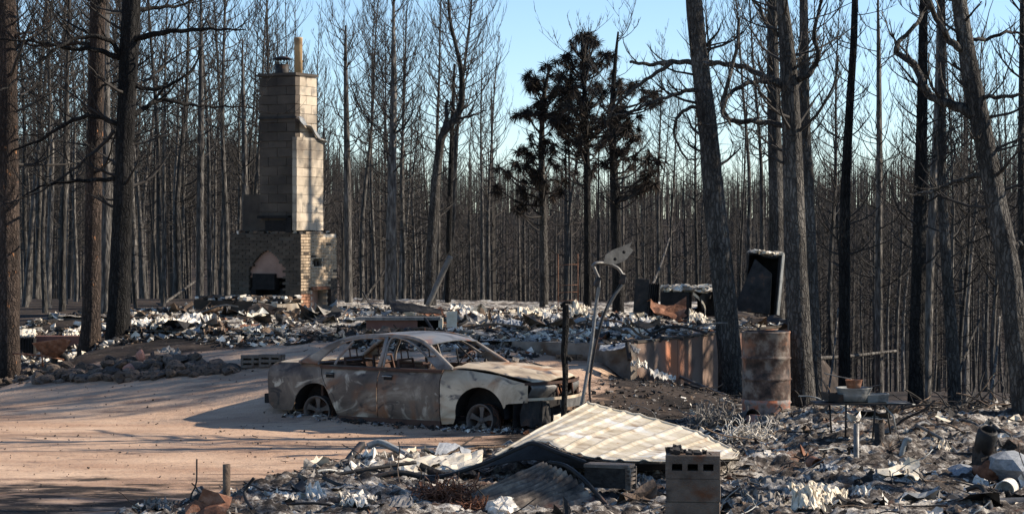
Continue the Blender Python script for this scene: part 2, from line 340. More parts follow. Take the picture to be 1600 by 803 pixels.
# burnt soil: everywhere but the drive and the sandy yard in front of the house
e_ = -((GX-C0[0])*PB[0]+(GY-C0[1])*PB[1]); d_ = -((GX-C0[0])*PA[0]+(GY-C0[1])*PA[1])
dark_soil = np.maximum(ss(e_+.9*(fbm(GX*.5, GY*.5)-.5)*3, -.6, 1.6)*ss(GY, 27, 30), ss(GY, 43.5, 47)) 
dark_soil = np.maximum(dark_soil, ss(GX, .5, 2.5)*ss(GY, 15, 20)); dark_soil = np.maximum(dark_soil, ss(-d_, 1, 2)*ss(GX, -3, -1))
dark_soil = np.maximum(dark_soil, .9*ss(-GX-.09*GY, 0, 1.6)*ss(GY, 36.3, 37.6))
dark_soil = np.maximum(dark_soil, .5*ss(GX+GY*.05, -2, 2)*(1-ss(np.abs(GY-29), 1.5, 3)))
dark_soil = np.maximum(dark_soil, (1-ss(GY+3.4*(fbm(GX*.45+8, GY*1.1, 4)-.47), 24.0, 26.6))*.58)  # near strip of the drive darkened as well, with a ragged far edge
at = gr.data.attributes.new('dark_soil', 'FLOAT', 'POINT'); at.data.foreach_set('value', dark_soil.astype(np.float32).ravel())

# ------------------------------------------------------------------ trees
def ridged(pts, r, n=26, seg=50, rough=.09, seed=0, flare=1.0):
    pts = np.array(pts, float); k = len(pts)
    P_ = spline(pts, seg); R_ = np.interp(np.linspace(0, k-1, seg), np.arange(k), r)
    hgt = P_[:, 2]-P_[0, 2]
    R_ = R_*(1+flare*.38*np.exp(-np.maximum(hgt-.25, 0)/.28))
    a = np.arange(n+1)*2*math.pi/n; A = np.zeros((seg, n+1, 3))
    for i in range(seg):
        d = P_[min(i+1, seg-1)]-P_[max(i-1, 0)]; d /= np.linalg.norm(d)
        x = np.cross(d, [0, 1, 0]); x /= np.linalg.norm(x); y = np.cross(d, x)
        ca = np.concatenate([a[:-1], a[:1]])
        w = 1+rough*2*(vnoise(np.cos(ca)*4+seed*3.1+9, np.sin(ca)*4+hgt[i]*1.1+20)-.5)+rough*(vnoise(ca*9+seed, hgt[i]*3+seed)-.5)
        w *= 1+.35*math.exp(-max(hgt[i]-.1, 0)/.22)*(vnoise(np.cos(ca)*1.6+seed, np.sin(ca)*1.6+5)-.4)*flare
        A[i] = P_[i]+(R_[i]*w)[:, None]*(np.cos(ca)[:, None]*x+np.sin(ca)[:, None]*y)
    return A
def branch(mb, p, d, L, r, up=.5, depth=2, n=3, seg=5, m=0, wig=.18):
    d = np.array(d, float); d /= np.linalg.norm(d); pts = [np.array(p, float)]; q = pts[0].copy()
    for i in range(seg):
        d = d+np.array([U(-wig, wig), U(-wig, wig), up*.28+U(-wig, wig)*.6]); d /= np.linalg.norm(d)
        q = q+d*L/seg; pts.append(q.copy())
    rr = np.linspace(r, r*.28, len(pts))
    mb.tube(pts, rr, n=n, cap=False, m=m)
    if depth > 0:
        cnt = 4 if depth > 1 else 3
        for j in range(cnt):
            t = U(.25, .97)*seg; i = min(int(t), seg-1); f = t-i
            pp = pts[i]*(1-f)+pts[i+1]*f; dd = pts[i+1]-pts[i]; dd = dd/np.linalg.norm(dd)
            side = np.cross(dd, [0, 0, 1.]); side /= (np.linalg.norm(side)+1e-6)
            s_ = 1 if j % 2 else -1
            nd = dd*.75+side*s_*U(.4, .9)+np.array([0, 0, U(.1, .55)])
            branch(mb, pp, nd, L*U(.28, .48), max(rr[i]*.55, .006), up*1.15, depth-1, 3, 4 if depth > 1 else 3, m, wig)

def mid_tree_meshes(h, rad, crown0, spread, seed, nb=46, lean=0, fork=False, depth=1):
    random.seed(seed); tb = MB(); n = 12
    cx = cy = 0; pts = []
    ph1, ph2 = U(0, 6), U(0, 6)
    for i in range(n+1):
        t = i/n; z = -1.2+t*(h+1.2)
        pts.append((lean*t*t*h*.08+.12*math.sin(ph1+t*5)*t+.05*math.sin(ph2+13*t), .12*math.sin(ph2+t*4)*t, z))
    pts = np.array(pts); R_ = rad*(1-.90*np.linspace(0, 1, n+1)**1.0)
    R_[0:2] *= 1.15
    tb.tube(pts, R_, n=7)
    bb = MB()
    def at(z):
        t = (z+1.2)/(h+1.2)*n; i = min(int(t), n-1); f = t-i; return pts[i]*(1-f)+pts[i+1]*f, R_[i]*(1-f)+R_[i+1]*f
    for k in range(nb):
        t = (k+U(0, 1))/nb; z = crown0*h+(1-crown0)*h*t*.985
        p, rr = at(z); a = k*2.4+U(-.5, .5)
        L = spread*(.35+.75*math.sin(min(1, t*1.15+.12)*math.pi)**.8)*U(.55, 1.2)
        if t > .8: L *= 1.0
        el = -.05+.75*t+U(-.15, .2)
        d = (math.cos(a)*math.cos(el), math.sin(a)*math.cos(el), math.sin(el))
        branch(bb, p, d, L, max(.011, min(rr*.48, .036)), .95, depth, 3, 5, wig=.2)
    for k in range(int(nb*.35)):                         # dead stubs lower down
        z = h*U(.12, crown0+.05); p, rr = at(z); a = U(0, 6.28)
        branch(bb, p, (math.cos(a), math.sin(a), U(-.25, .35)), U(.2, .9), .014, U(-.2, .5), 0, 3, 3, wig=.25)
    return tb, bb

protos = []
specs = [(11.5, .13, .42, 1.3), (12.5, .15, .45, 1.4), (10, .11, .45, 1.1), (13.2, .165, .38, 1.5), (9.2, .10, .35, 1.0), (12, .12, .5, 1.2),
         (14, .17, .48, 1.5), (11, .14, .4, 1.35), (8, .08, .4, .8), (10.8, .12, .35, 1.3), (12.8, .14, .42, 1.25), (7.0, .065, .35, .7)]
for i, (h, r, c0, sp) in enumerate(specs):
    r *= .74; sp *= 1.25
    tb, bb = mid_tree_meshes(h, r, c0, sp, 100+i, nb=58 if h > 9 else 34, lean=U(-1, 1), depth=2 if i in (0, 1, 3, 5, 6, 7, 10) else 1)
    protos.append((tb.mesh('trunk', M['bark' if i % 3 else 'bark_light']), bb.mesh('branches', M['twig'])))

random.seed(11)
pos = []                      # the nearest standing trees, one by one
def far_enough(x, y, d):
    return all((x-a)**2+(y-b)**2 > d*d for a, b in pos)
def on_pad(x, y, m=1.5):
    v = np.array([x, y])-C0; a = v@PA; b = v@PB
    return -m < a < 18+m and -m < b < 17+m
tries = 0
while len(pos) < 285 and tries < 60000:
    tries += 1
    Y = 48+62*random.random()**1.15; k = U(-.262, .262); X = k*Y
    # wanted density: thickest on the left, thinner in the gap right of centre
    dens = 1.0 if k < -.02 else .62
    if .0 < k < .085: dens = .3
    if .085 <= k < .14: dens = .42
    if random.random() > dens: continue
    if on_pad(X, Y, .6): continue
    if k > .12 and Y < 50: continue
    if far_enough(X, Y, 1.15): pos.append((X, Y))
for k in range(40):           # left edge and right edge nearer trees
    X, Y = (U(-13.5, -8.2), U(44.5, 54)) if k < 20 else (U(7.4, 11), U(36, 50))
    if len(pos) < 300 and far_enough(X, Y, .9) and not on_pad(X, Y, .3): pos.append((X, Y))
ZN = [(30, 'at the far left beyond the radiator'), (95, 'behind the wheelbarrow'), (165, 'behind the rusty brown trunk'), (240, 'just right of the black trunk'), (310, 'above the pale ash mound left of the chimney'), (365, 'close left of the chimney'),
      (470, 'behind the chimney'), (560, 'close right of the chimney'), (625, 'around the tall straight pine'), (700, 'around the twice-bent pine'), (780, 'between bent pine and needle pines'), (860, 'behind the left needle pine'), (940, 'behind the right needle pine'),
      (1010, 'behind the swing frame'), (1090, 'above the appliance shell'), (1180, 'between leaning trunk and black cabinet'), (1260, 'behind the black cabinet'), (1340, 'behind the camp table'), (1425, 'right of the camp table'), (1500, 'behind the stout dark trunk'), (1580, 'behind the collapsed chair frame'), (9999, 'at the right edge')]
def zone(X, Y, i):
    k = X/Y*F+800; w = [t for a, t in ZN if k < a][0]
    h, r = specs[i][0], specs[i][1]
    a = 'spindly low' if h < 9 else ('stout tall' if r > .145 else ('slim tall' if h > 11.4 else 'slender mid-height'))
    c = 'grey-barked' if i % 3 == 0 else 'black-barked'
    d = 'front' if Y < 62 else ('middle' if Y < 84 else 'rear')
    grp = 'burnt pines left of the chimney' if k < 365 else 'burnt pines right of the chimney' if k < 780 else 'burnt pines behind the ash field' if k < 1090 else 'burnt pines on the slope to the right'
    return f'{a} {c} burnt pine {w}, {d} rows', grp
for X, Y in pos:
    i = random.randrange(len(protos)); kx = X/Y
    if kx < -.1 and random.random() < .5: i = random.choice([1, 3, 6, 10, 5])
    lab, grp = zone(X, Y, i)
    t = thing('burnt_pine', lab, 'tree', (X, Y, float(g(X, Y))-.05), U(0, 6.28), grp)
    s_ = U(.74, 1.1)*(.92 if kx < -.02 else (.74 if kx < .09 else .86))
    t.scale = (s_*U(.85, 1.15), s_*U(.85, 1.15), s_); q_ = .07 if random.random() < .2 else .022; t.rotation_euler = (U(-q_, q_), U(-q_, q_), U(0, 6.28))
    link('trunk', protos[i][0], t); tag(link('branches', protos[i][1], t), kind='stuff')

# the rest of the forest, too many to count: one object
def low_tree(seed, h):
    random.seed(seed); b = MB(); r = h*.0115
    b.tube([(0, 0, -1.5), (U(-.1, .1), U(-.1, .1), h*.5), (U(-.2, .2), U(-.2, .2), h)], [r, r*.7, r*.12], n=4, cap=False, m=0)
    for k in range(20):
        t = (k+U(0, 1))/20; z = h*(.32+.67*t); a = k*2.4+U(-.4, .4); L = h*.11*(.4+math.sin(min(1, t+.2)*math.pi))*U(.6, 1.2)
        p = np.array([0, 0, z]); e = p+np.array([math.cos(a)*L, math.sin(a)*L, L*U(.2, .8)]); m_ = (p+e)/2-np.array([0, 0, L*.15])
        b.tube([p, m_, e], [.024, .018, .008], n=3, cap=False, m=1)
        for j in range(2):
            q = m_ if j else p*.3+e*.7
            b.tube([q, q+np.array([U(-.3, .3)*L, U(-.3, .3)*L, L*U(.3, .6)])], [.013, .007], n=3, cap=False, m=1)
    return b
lows = []
for i in range(7):
    b = low_tree(300+i, 8.5+i*.6); lows.append((np.concatenate(b.v), np.concatenate(b.q), np.concatenate(b.qm)))
fb = MB(); random.seed(5)
nfar = 0
for k in range(4600):
    Y = (72+60*random.random()**.7) if k < 300 else (95+330*random.random()**.62); X = U(-.27, .27)*Y
    if k < 300 and on_pad(X, Y, 1): continue
    v, q, qm = lows[k % 7]; a = U(0, 6.28); s_ = U(.72, 1.1)*(.88 if Y > 200 else 1)*(.9 if k < 300 else 1)
    c, s2 = math.cos(a)*s_, math.sin(a)*s_
    vv = np.stack([v[:, 0]*c-v[:, 1]*s2+X+U(-.02, .02)*v[:, 2], v[:, 0]*s2+v[:, 1]*c+Y, v[:, 2]*s_+float(g(X, Y))-.2], -1)
    fb.v.append(vv); fb.q.append(q+fb.n); fb.qm.append(qm); fb.qs.append(np.zeros(len(q))); fb.n += len(v)
far = fb.build('distant_forest', [M['bark_far'], M['twig_far']])
tag(far, 'far-off burnt forest of countless bare trunks covering the valley slope', kind='stuff')

# hero trees drawn by where they stand
def w2(px, y, Y): return P(px, y, Y)
def hero(label, stem, Y, mt, limbs=(), auto=(), seed=0, rough=.09, flare=1, name='large_burnt_pine', group=None, seg=56, n=26, cat='tree', sparse=False):
    """stem: (x, y, width) down to up; limbs: (list of (x,y[,dy]), w0, w1, side twigs)"""
    random.seed(seed+50)
    if stem[-1][1] < -10 and stem[-1][2] > 4:        # the stem goes on above the frame and ends in a bare crown
        (xa, ya, wa), (xb, yb, wb) = stem[-2], stem[-1]; sl = max(-.25, min(.25, (xb-xa)/(ya-yb))); up_ = 90+9*wb
        stem = list(stem)+[(xb+sl*up_*.4, yb-up_*.4, wb*.66), (xb+sl*up_*.6, yb-up_*.8, wb*.3), (xb+sl*up_*.65, yb-up_, wb*.1)]
        auto = list(auto)+[(yb-up_*.95, yb, 16, 1.1, .7)]
    b0 = w2(stem[0][0], stem[0][1], Y); z0 = float(g(b0[0], b0[1]))
    t = thing(name, label, cat, (b0[0], b0[1], z0), 0, group)
    off = np.array([b0[0], b0[1], z0])
    pts = [w2(x, y, Y)-off for x, y, w in stem]; rr = [w/2*Y/F for x, y, w in stem]
    pts = [pts[0]+np.array([0, 0, -.5-max(0, pts[0][2])])]+pts; rr = [rr[0]]+rr
    tm = MB(); tm.grid(ridged(pts, rr, n=n, seg=seg, rough=rough, seed=seed, flare=flare)); tm.build('trunk', mt, t)
    bm_ = MB()
    for li in limbs:
        px, w0, w1, tw = li[:4]
        dy = li[4] if len(li) > 4 else 0
        k = len(px)
        lp = [w2(x, y, Y+dy*(i/(k-1)))-off for i, (x, y) in enumerate(px)]
        m_ = 5*k; L_ = spline(lp, m_); L_ += np.array([[0, .05*math.sin(i*.9+seed), .012*math.sin(i*1.7)] for i in range(m_)])
        Rr = np.linspace(w0/2*1.4, w1/2*1.25, m_)*Y/F
        one = MB(); one.tube(L_, Rr, n=6)
        for j in range(tw):
            i = int(U(.2, .98)*(m_-1)); d = L_[min(i+1, m_-1)]-L_[i-1]; d /= np.linalg.norm(d)
            nd = d*.7+np.array([U(-.3, .3), U(-.9, .9), U(-.3, .9)])
            branch(one, L_[i], nd, U(.4, 1.25), max(Rr[i]*.45, .009), .6, 1, 3, 5, wig=.28)
        one.build('limb', mt if w0 > 5 else M['twig'], t)
    for (y0, y1, cnt, Lm, up) in auto:
        for j in range(cnt):
            y = U(y0, y1); ys_ = [s[1] for s in stem][::-1]; xs_ = [s[0] for s in stem][::-1]; ws_ = [s[2] for s in stem][::-1]
            x = np.interp(y, ys_, xs_); w = np.interp(y, ys_, ws_); a = U(0, 6.28); el = U(-.1, .5)
            branch(bm_, w2(x, y, Y)-off, (math.cos(a), math.sin(a), math.sin(el)), Lm*U(.4, 1.2), max(.012, w*.11*Y/F), up, 1 if sparse else 2, 4, 6, wig=.25)
    if bm_.v: tag(bm_.build('branches', M['twig'], t), kind='stuff')
    return t, off

hero('broad red-brown scorched trunk at the far left edge of the stand', [(13, 522, 36), (14, 430, 34), (14, 300, 32), (12, 150, 30), (8, 0, 32), (6, -60, 30)], 40.5, M['bark_red'],
     limbs=[([(14, 20), (22, 50), (30, 60)], 10, 3, 4)], auto=[(-40, 300, 16, 1.9, .3)], seed=1)
hero('rusty brown scorched trunk with orange bark flecks just left of the black trunk', [(140, 551, 34), (143, 480, 28), (147, 300, 25), (151, 120, 24), (153, 0, 24), (154, -60, 22)], 41.0, M['bark_red'],
     limbs=[([(150, 70), (110, 68), (60, 72), (10, 60)], 6, 2, 7), ([(158, 12), (170, -20)], 9, 5, 0)], auto=[(-40, 300, 14, 1.7, .3)], seed=2)
hero('straight pale grey trunk directly behind the rusty brown one', [(167, 500, 17), (166, 300, 15), (165, 120, 13), (165, 0, 12), (165, -60, 10)], 46.0, M['bark_light'], auto=[(-20, 200, 12, 1.4, .8)], seed=3)
hero('jet black thick trunk with long drooping side branches among the stones', [(182, 566, 40), (186, 480, 36), (192, 330, 31), (197, 180, 29), (202, 60, 28), (206, 0, 28), (209, -60, 26)], 39.5, M['bark_black'],
     limbs=[([(207, 133), (240, 140), (270, 130), (300, 110), (318, 70)], 6, 2, 5, .5), ([(205, 182), (228, 168), (252, 156), (285, 162), (320, 166), (360, 167), (400, 168)], 7, 1.5, 8, 1),
            ([(205, 62), (250, 52), (300, 47), (345, 46), (385, 48)], 8, 1.5, 8, -1), ([(208, 16), (250, 12), (285, 8), (312, -5)], 6, 2, 5, 1), ([(330, 45), (322, 30), (328, 22)], 3, 1, 2),
            ([(188, 92), (150, 78), (110, 76), (60, 66), (0, 62)], 7, 2, 8, -1), ([(187, 196), (150, 182), (115, 188), (60, 220), (0, 242)], 7, 2, 9, 1), ([(180, 205), (150, 235), (110, 268), (60, 300), (0, 322)], 5, 1.5, 8, 0),
            ([(181, 280), (140, 282), (90, 286), (50, 298), (10, 330)], 6, 1.2, 6, -.5), ([(190, 90), (168, 62), (120, 60), (70, 90), (20, 130), (0, 142)], 6, 2, 5, -1.5), ([(205, 135), (235, 122), (262, 98), (310, 70)], 5, 1.5, 5, .5)],
     auto=[(-40, 330, 16, 1.7, .25)], seed=4)
hero('tall leaning grey-black trunk rising in front of the scorched basement wall', [(1143, 617, 38), (1139, 540, 36), (1129, 430, 35), (1117, 320, 33), (1106, 200, 30), (1093, 90, 27), (1084, 0, 25), (1079, -60, 24)], 37.0, M['bark_hero'],
     limbs=[([(1112, 100), (1085, 98), (1050, 97), (1015, 101), (985, 97)], 8, 4, 3, .4), ([(1050, 99), (1020, 118), (990, 140), (960, 168), (950, 195)], 5, 2, 4, .5),
            ([(1100, 148), (1080, 141), (1055, 148), (1020, 160), (985, 175), (955, 182)], 6, 2, 9, -.8), ([(1098, 165), (1075, 170), (1058, 185), (1054, 212), (1070, 245), (1085, 250)], 5, 2, 5, .3)],
     auto=[(60, 280, 12, 1.1, .4)], seed=5)
hero('straight grey-black trunk right behind the rusted barrel', [(1253, 627, 40), (1249, 520, 37), (1243, 380, 34), (1238, 230, 31), (1232, 110, 27), (1224, 20, 20), (1214, -60, 16)], 30.6, M['bark_hero'],
     limbs=[([(1232, 128), (1200, 122), (1165, 106), (1130, 100), (1100, 99)], 8, 6, 2, 1.5), ([(1234, 138), (1200, 128), (1170, 130), (1140, 148), (1128, 175), (1142, 195)], 7, 3, 5, -.6),
            ([(1238, 215), (1220, 196), (1180, 190), (1142, 188), (1129, 165), (1140, 120), (1152, 70), (1155, 28)], 7, 4, 6, .8), ([(1238, 125), (1262, 118), (1278, 90), (1272, 50), (1282, 10), (1290, -30)], 8, 3, 8, -.4),
            ([(1226, 60), (1200, 40), (1185, 10), (1160, -20)], 6, 3, 5, .5), ([(1240, 270), (1215, 250), (1190, 240)], 4, 2, 3)],
     auto=[(-40, 260, 18, 1.4, .45)], seed=6)
hero('slimmer dark trunk close behind the trunk beside the barrel', [(1274, 622, 22), (1270, 480, 20), (1262, 300, 18), (1257, 160, 16), (1256, 60, 14), (1255, -60, 11)], 35.5, M['bark_hero'], auto=[(-20, 260, 14, 1.3, .6)], seed=7)
hero('trunk whose foot is hidden behind the tall black cabinet', [(1214, 500, 24), (1212, 300, 22), (1209, 150, 20), (1207, 40, 16), (1206, -60, 13)], 48.5, M['bark_hero'], auto=[(-20, 240, 14, 1.5, .6)], seed=8)
hero('narrow black trunk rising behind the pans on the camp table', [(1319, 588, 19), (1319, 440, 17), (1321, 300, 15), (1328, 160, 12), (1334, 60, 11), (1337, -60, 9)], 38.0, M['bark_black'], auto=[(-40, 420, 22, 1.1, .6)], seed=9)
hero('thin straight trunk with a pale foot right of the camp table', [(1374, 600, 13), (1373, 430, 11), (1374, 250, 9), (1373, 100, 7), (1372, 20, 4), (1372, -40, 2)], 42.0, M['bark_light'], auto=[(20, 450, 34, 1.5, .6)], seed=10)
hero('stout dark trunk in the middle of the right-hand stand', [(1431, 642, 26), (1434, 500, 23), (1438, 300, 20), (1441, 150, 16), (1443, 0, 12), (1444, -60, 10)], 36.5, M['bark_black'], auto=[(-40, 420, 20, 1.1, .5)], seed=11)
hero('slim grey trunk touching the stout dark one on its right side', [(1447, 640, 15), (1451, 480, 14), (1458, 300, 12), (1465, 150, 10), (1468, 0, 8), (1468, -60, 7)], 37.5, M['bark_light'], auto=[(-40, 300, 16, 1.1, .6)], seed=12)
hero('wavy dark trunk left of the big leaning one', [(1492, 652, 21), (1488, 540, 19), (1478, 400, 16), (1472, 280, 14), (1472, 120, 12), (1471, 0, 10), (1470, -60, 9)], 37.0, M['bark_hero'], auto=[(-40, 420, 20, 1.1, .5)], seed=13)
hero('thick trunk leaning left at the right edge with a crooked arm branch', [(1603, 668, 34), (1588, 520, 35), (1574, 410, 35), (1556, 320, 33), (1541, 240, 31), (1527, 170, 31), (1512, 90, 27), (1498, 0, 23), (1490, -60, 20)], 29.5, M['bark_hero'],
     limbs=[([(1532, 190), (1500, 168), (1470, 158), (1445, 140), (1432, 105), (1405, 85), (1402, 70), (1430, 40), (1450, 10)], 13, 4, 8, .6), ([(1505, 80), (1485, 65), (1470, 40), (1450, 0), (1440, -40)], 9, 4, 6, -.5),
            ([(1548, 278), (1520, 275), (1490, 285), (1450, 300), (1415, 305)], 8, 2, 3, .4), ([(1528, 150), (1560, 152), (1600, 148)], 6, 4, 4, -.4), ([(1512, 60), (1540, 62), (1575, 50), (1600, 56)], 5, 3, 4, .4), ([(1580, 395), (1592, 380), (1598, 388)], 9, 3, 0)],
     auto=[(-40, 330, 18, 1.3, .4)], seed=14)
hero('bare trunk cut by the right edge behind the big leaning one', [(1598, 560, 14), (1597, 400, 13), (1596, 250, 12), (1597, 100, 10), (1598, -40, 8)], 40.0, M['bark_hero'], auto=[(-20, 450, 14, 1.2, .5)], seed=15)
hero('crooked twice-bent burnt pine right of the chimney', [(672, 480, 18), (674, 400, 17), (679, 310, 15), (686, 240, 13), (693, 208, 12), (712, 185, 11), (721, 160, 10), (721, 115, 8), (712, 70, 6), (703, 30, 5), (700, -20, 3)], 52.0, M['bark_hero'],
     limbs=[([(692, 205), (698, 185), (697, 165), (700, 158)], 6, 3, 2), ([(715, 185), (735, 182), (760, 172)], 4, 1.5, 5)], auto=[(0, 190, 40, 1.7, .95), (200, 420, 8, .8, .3)], seed=16, rough=.06)
hero('tall straight burnt pine halfway between chimney and bent pine', [(609, 480, 17), (611, 380, 16), (613, 260, 13), (615, 140, 10), (615, 60, 6), (615, -20, 3)], 52.0, M['bark_light'], auto=[(-10, 250, 56, 1.7, .95), (250, 430, 8, .6, .3)], seed=17, rough=.06)
hero('dark slim pine standing close right of the bent pine foot', [(700, 480, 9), (702, 350, 9), (705, 250, 8), (708, 160, 6), (710, 100, 3)], 54.0, M['bark_black'], auto=[(110, 300, 26, 1.3, .9)], seed=18, rough=.05)
hero('tall bare pine whose crown stands just behind the chimney top', [(545, 480, 12), (543, 300, 11), (500, 120, 8), (478, 40, 5), (470, -20, 3)][:2]+[(541, 160, 8), (540, 90, 5), (540, 40, 3)], 54.0, M['bark_light'], auto=[(50, 260, 46, 1.5, .95)], seed=19, rough=.05)
hero('bare pine with a full twiggy crown left of the chimney flue', [(385, 470, 10), (383, 300, 9), (381, 180, 7), (379, 110, 4), (379, 60, 2)], 55.0, M['bark_light'], auto=[(60, 300, 46, 1.4, .95)], seed=20, rough=.05)
hero('slender pine rising straight from behind the chimney base', [(312, 480, 12), (313, 320, 11), (314, 170, 9), (314, 60, 6), (314, 0, 3)], 53.0, M['bark_light'], auto=[(0, 280, 44, 1.5, .9)], seed=21, rough=.05)
# trees just outside the right edge of the frame whose shadows fall across the yard
for k, (X, Y, lab) in enumerate(((10.6, 38.4, 'tall burnt pine standing just beyond the right edge, level with the basement wall'), (12.4, 37.4, 'burnt pine beyond the right edge, second one out from the slope'), (14.0, 39.6, 'burnt pine beyond the right edge, farthest back of those outside the picture'), (12.2, 23.3, 'burnt pine beyond the right edge beside the near debris'), (13.4, 24.2, 'burnt pine beyond the right edge, second one out beside the near debris'), (15.4, 23.7, 'burnt pine beyond the right edge farthest out beside the near debris'), (10.2, 36.5, 'burnt pine beyond the right edge, closest one to the frame behind the camp table'), (12.9, 36.3, 'burnt pine beyond the right edge, out past the closest one'), (15.2, 37.9, 'outermost burnt pine beyond the right edge'))):
    t = thing('burnt_pine', lab, 'tree', (X, Y, float(g(X, Y))-.05), k*1.3, 'burnt pines beyond the right edge'); i = (6, 3, 1, 6, 6, 6, 6, 3, 10)[k]; t.scale = (1.9, 1.9, 1.2)
    link('trunk', protos[i][0], t); tag(link('branches', protos[i][1], t), kind='stuff')
# pines that kept burnt needles: trunk, limbs, one child per needle bunch
def tuft_mesh(seed, n=95, L=.26):
    random.seed(seed); b = MB(); V = []; T = []
    for k in range(n):
        a = U(0, 6.28); el = U(-1.45, .2) if k % 5 else U(.1, .7); d = np.array([math.cos(a)*math.cos(el), math.sin(a)*math.cos(el), math.sin(el)])
        s_ = np.cross(d, [U(-1, 1), U(-1, 1), U(-1, 1)]); s_ /= np.linalg.norm(s_)+1e-6
        l = L*U(.5, 1.05); w = .0065; p0 = d*l*.05; mid = d*l*.6-np.array([0, 0, l*.05]); e = d*l-np.array([0, 0, l*.25])
        i = len(V); V += [p0-s_*w, p0+s_*w, mid+s_*w, mid-s_*w, e]; T += [(i, i+1, i+2), (i, i+2, i+3), (i+3, i+2, i+4)]
    b.add(V, tris=T); return b.mesh('needle_bunch', M['needles'])
tufts = [tuft_mesh(900+i) for i in range(6)]
def needle_tree(label, stem, Y, clumps, mt, seed, auto):
    t, off = hero(label, stem, Y, mt, auto=auto, seed=seed, rough=.06, name='needle_bearing_burnt_pine')
    random.seed(seed); b = MB()
    ys_ = [s[1] for s in stem][::-1]; xs_ = [s[0] for s in stem][::-1]
    for (cx, cy, rx, ry, n) in clumps:
        for j in range(int(n*1.3)):
            a = U(0, 6.28); q = U(0, 1)**.6; x = cx+rx*q*math.cos(a); y = cy+ry*q*math.sin(a); dy = U(-1, 1)
            e = w2(x, y, Y+dy)-off
            yb = min(max(y+U(10, 45), ys_[0]), ys_[-1]); bx = np.interp(yb, ys_, xs_); s0 = w2(bx, yb, Y)-off
            mid = (s0+e)/2+np.array([0, 0, -.05-abs(e[0]-s0[0])*.1])
            if j % 2 == 0: b.tube(spline([s0, mid, e], 6), np.linspace(.03, .012, 6), n=3, cap=False)
            o = link('needle_bunch', tufts[random.randrange(6)], t); o.location = e; sc = U(.45, 1.3); o.scale = (sc*U(.7, 1.2), sc*U(.7, 1.2), sc); o.rotation_euler = (U(-.9, .9), U(-.9, .9), U(0, 6.28))
    tag(b.build('limbs', M['twig'], t), kind='stuff')
    return t
needle_tree('pine still holding drooping dark burnt needle bunches, left one of the close pair', [(850, 480, 13), (849, 400, 12), (848, 320, 11), (846, 230, 9), (850, 150, 7), (858, 110, 4)], 50.0,
            [(830, 125, 26, 14, 12), (822, 178, 14, 12, 5), (862, 175, 26, 28, 18), (835, 240, 34, 34, 26), (850, 290, 40, 26, 18), (790, 272, 16, 16, 5), (776, 290, 10, 12, 3), (806, 318, 14, 10, 4), (880, 140, 20, 20, 10)], M['bark_hero'], 31, [(120, 330, 10, .9, .4)])
needle_tree('pine topped by a ragged mass of black-brown needles, right one of the close pair', [(918, 480, 12), (918, 380, 11), (917, 260, 10), (914, 160, 8), (911, 90, 6), (908, 50, 3)], 49.0,
            [(905, 62, 30, 14, 12), (930, 58, 18, 10, 6), (900, 95, 28, 20, 16), (905, 150, 40, 34, 30), (925, 205, 36, 30, 22), (885, 225, 26, 24, 14), (955, 150, 24, 30, 12), (880, 165, 16, 22, 8), (945, 100, 26, 18, 10), (870, 110, 26, 14, 9), (875, 195, 26, 20, 12), (960, 185, 26, 24, 12), (900, 260, 34, 18, 9)], M['bark_black'], 32, [(60, 300, 12, 1.1, .5)])
needle_tree('dark pine behind the swing frame with a few scattered needle bunches', [(966, 482, 17), (964, 400, 16), (962, 320, 15), (958, 240, 12), (957, 160, 9), (962, 90, 5), (966, 50, 3)], 46.0,
            [(965, 195, 34, 30, 14), (1020, 152, 22, 12, 9), (1018, 268, 12, 34, 8), (1003, 285, 12, 18, 5), (965, 240, 30, 32, 14), (985, 130, 24, 18, 8), (990, 200, 20, 20, 6)], M['bark_black'], 33, [(50, 330, 26, 1.2, .6)])

# ------------------------------------------------------------------ house pad, basement wall, ash beds
def pad_h(a, b):                             # height of the rubble on the pad above PADZ
    h = .05+.26*(fbm(a*.45+4, b*.45+7, 3)-.42)+.18*(fbm(a*1.7, b*1.7, 3)-.45)
    h = h*ss(a, -.1, .7)*ss(b, -.05, .5)*(1-.6*ss(b, 6.5, 8.5))
    h = h+.08*np.exp(-((a-6)/3)**2-((b-6)/3.5)**2)
    return np.maximum(h, .0)
def padz(X, Y):
    v0 = X-C0[0]; v1 = Y-C0[1]; a = v0*PA[0]+v1*PA[1]; b = v0*PB[0]+v1*PB[1]; return PADZ+float(pad_h(a, b))
def PP(x, y, lo=34.0):                       # point of the pad rubble seen at a pixel
    Y = lo
    while Y < 60:
        p = P(x, y, Y)
        v = p[:2]-C0; a = v@PA; b = v@PB
        if p[2] <= PADZ+(float(pad_h(a, b)) if a > 0 and b > 0 else -5): break
        Y += .05
    return p
def ang_box(mb, a0, a1, b0, b1, z0, z1, m=0):
    c = [pad(a, b) for a, b in ((a0, b0), (a1, b0), (a1, b1), (a0, b1))]
    v = [(p[0], p[1], z) for z in (z0, z1) for p in c]
    mb.add(v, [(0, 1, 2, 3), (4, 7, 6, 5), (0, 4, 5, 1), (1, 5, 6, 2), (2, 6, 7, 3), (3, 7, 4, 0)], m=m)
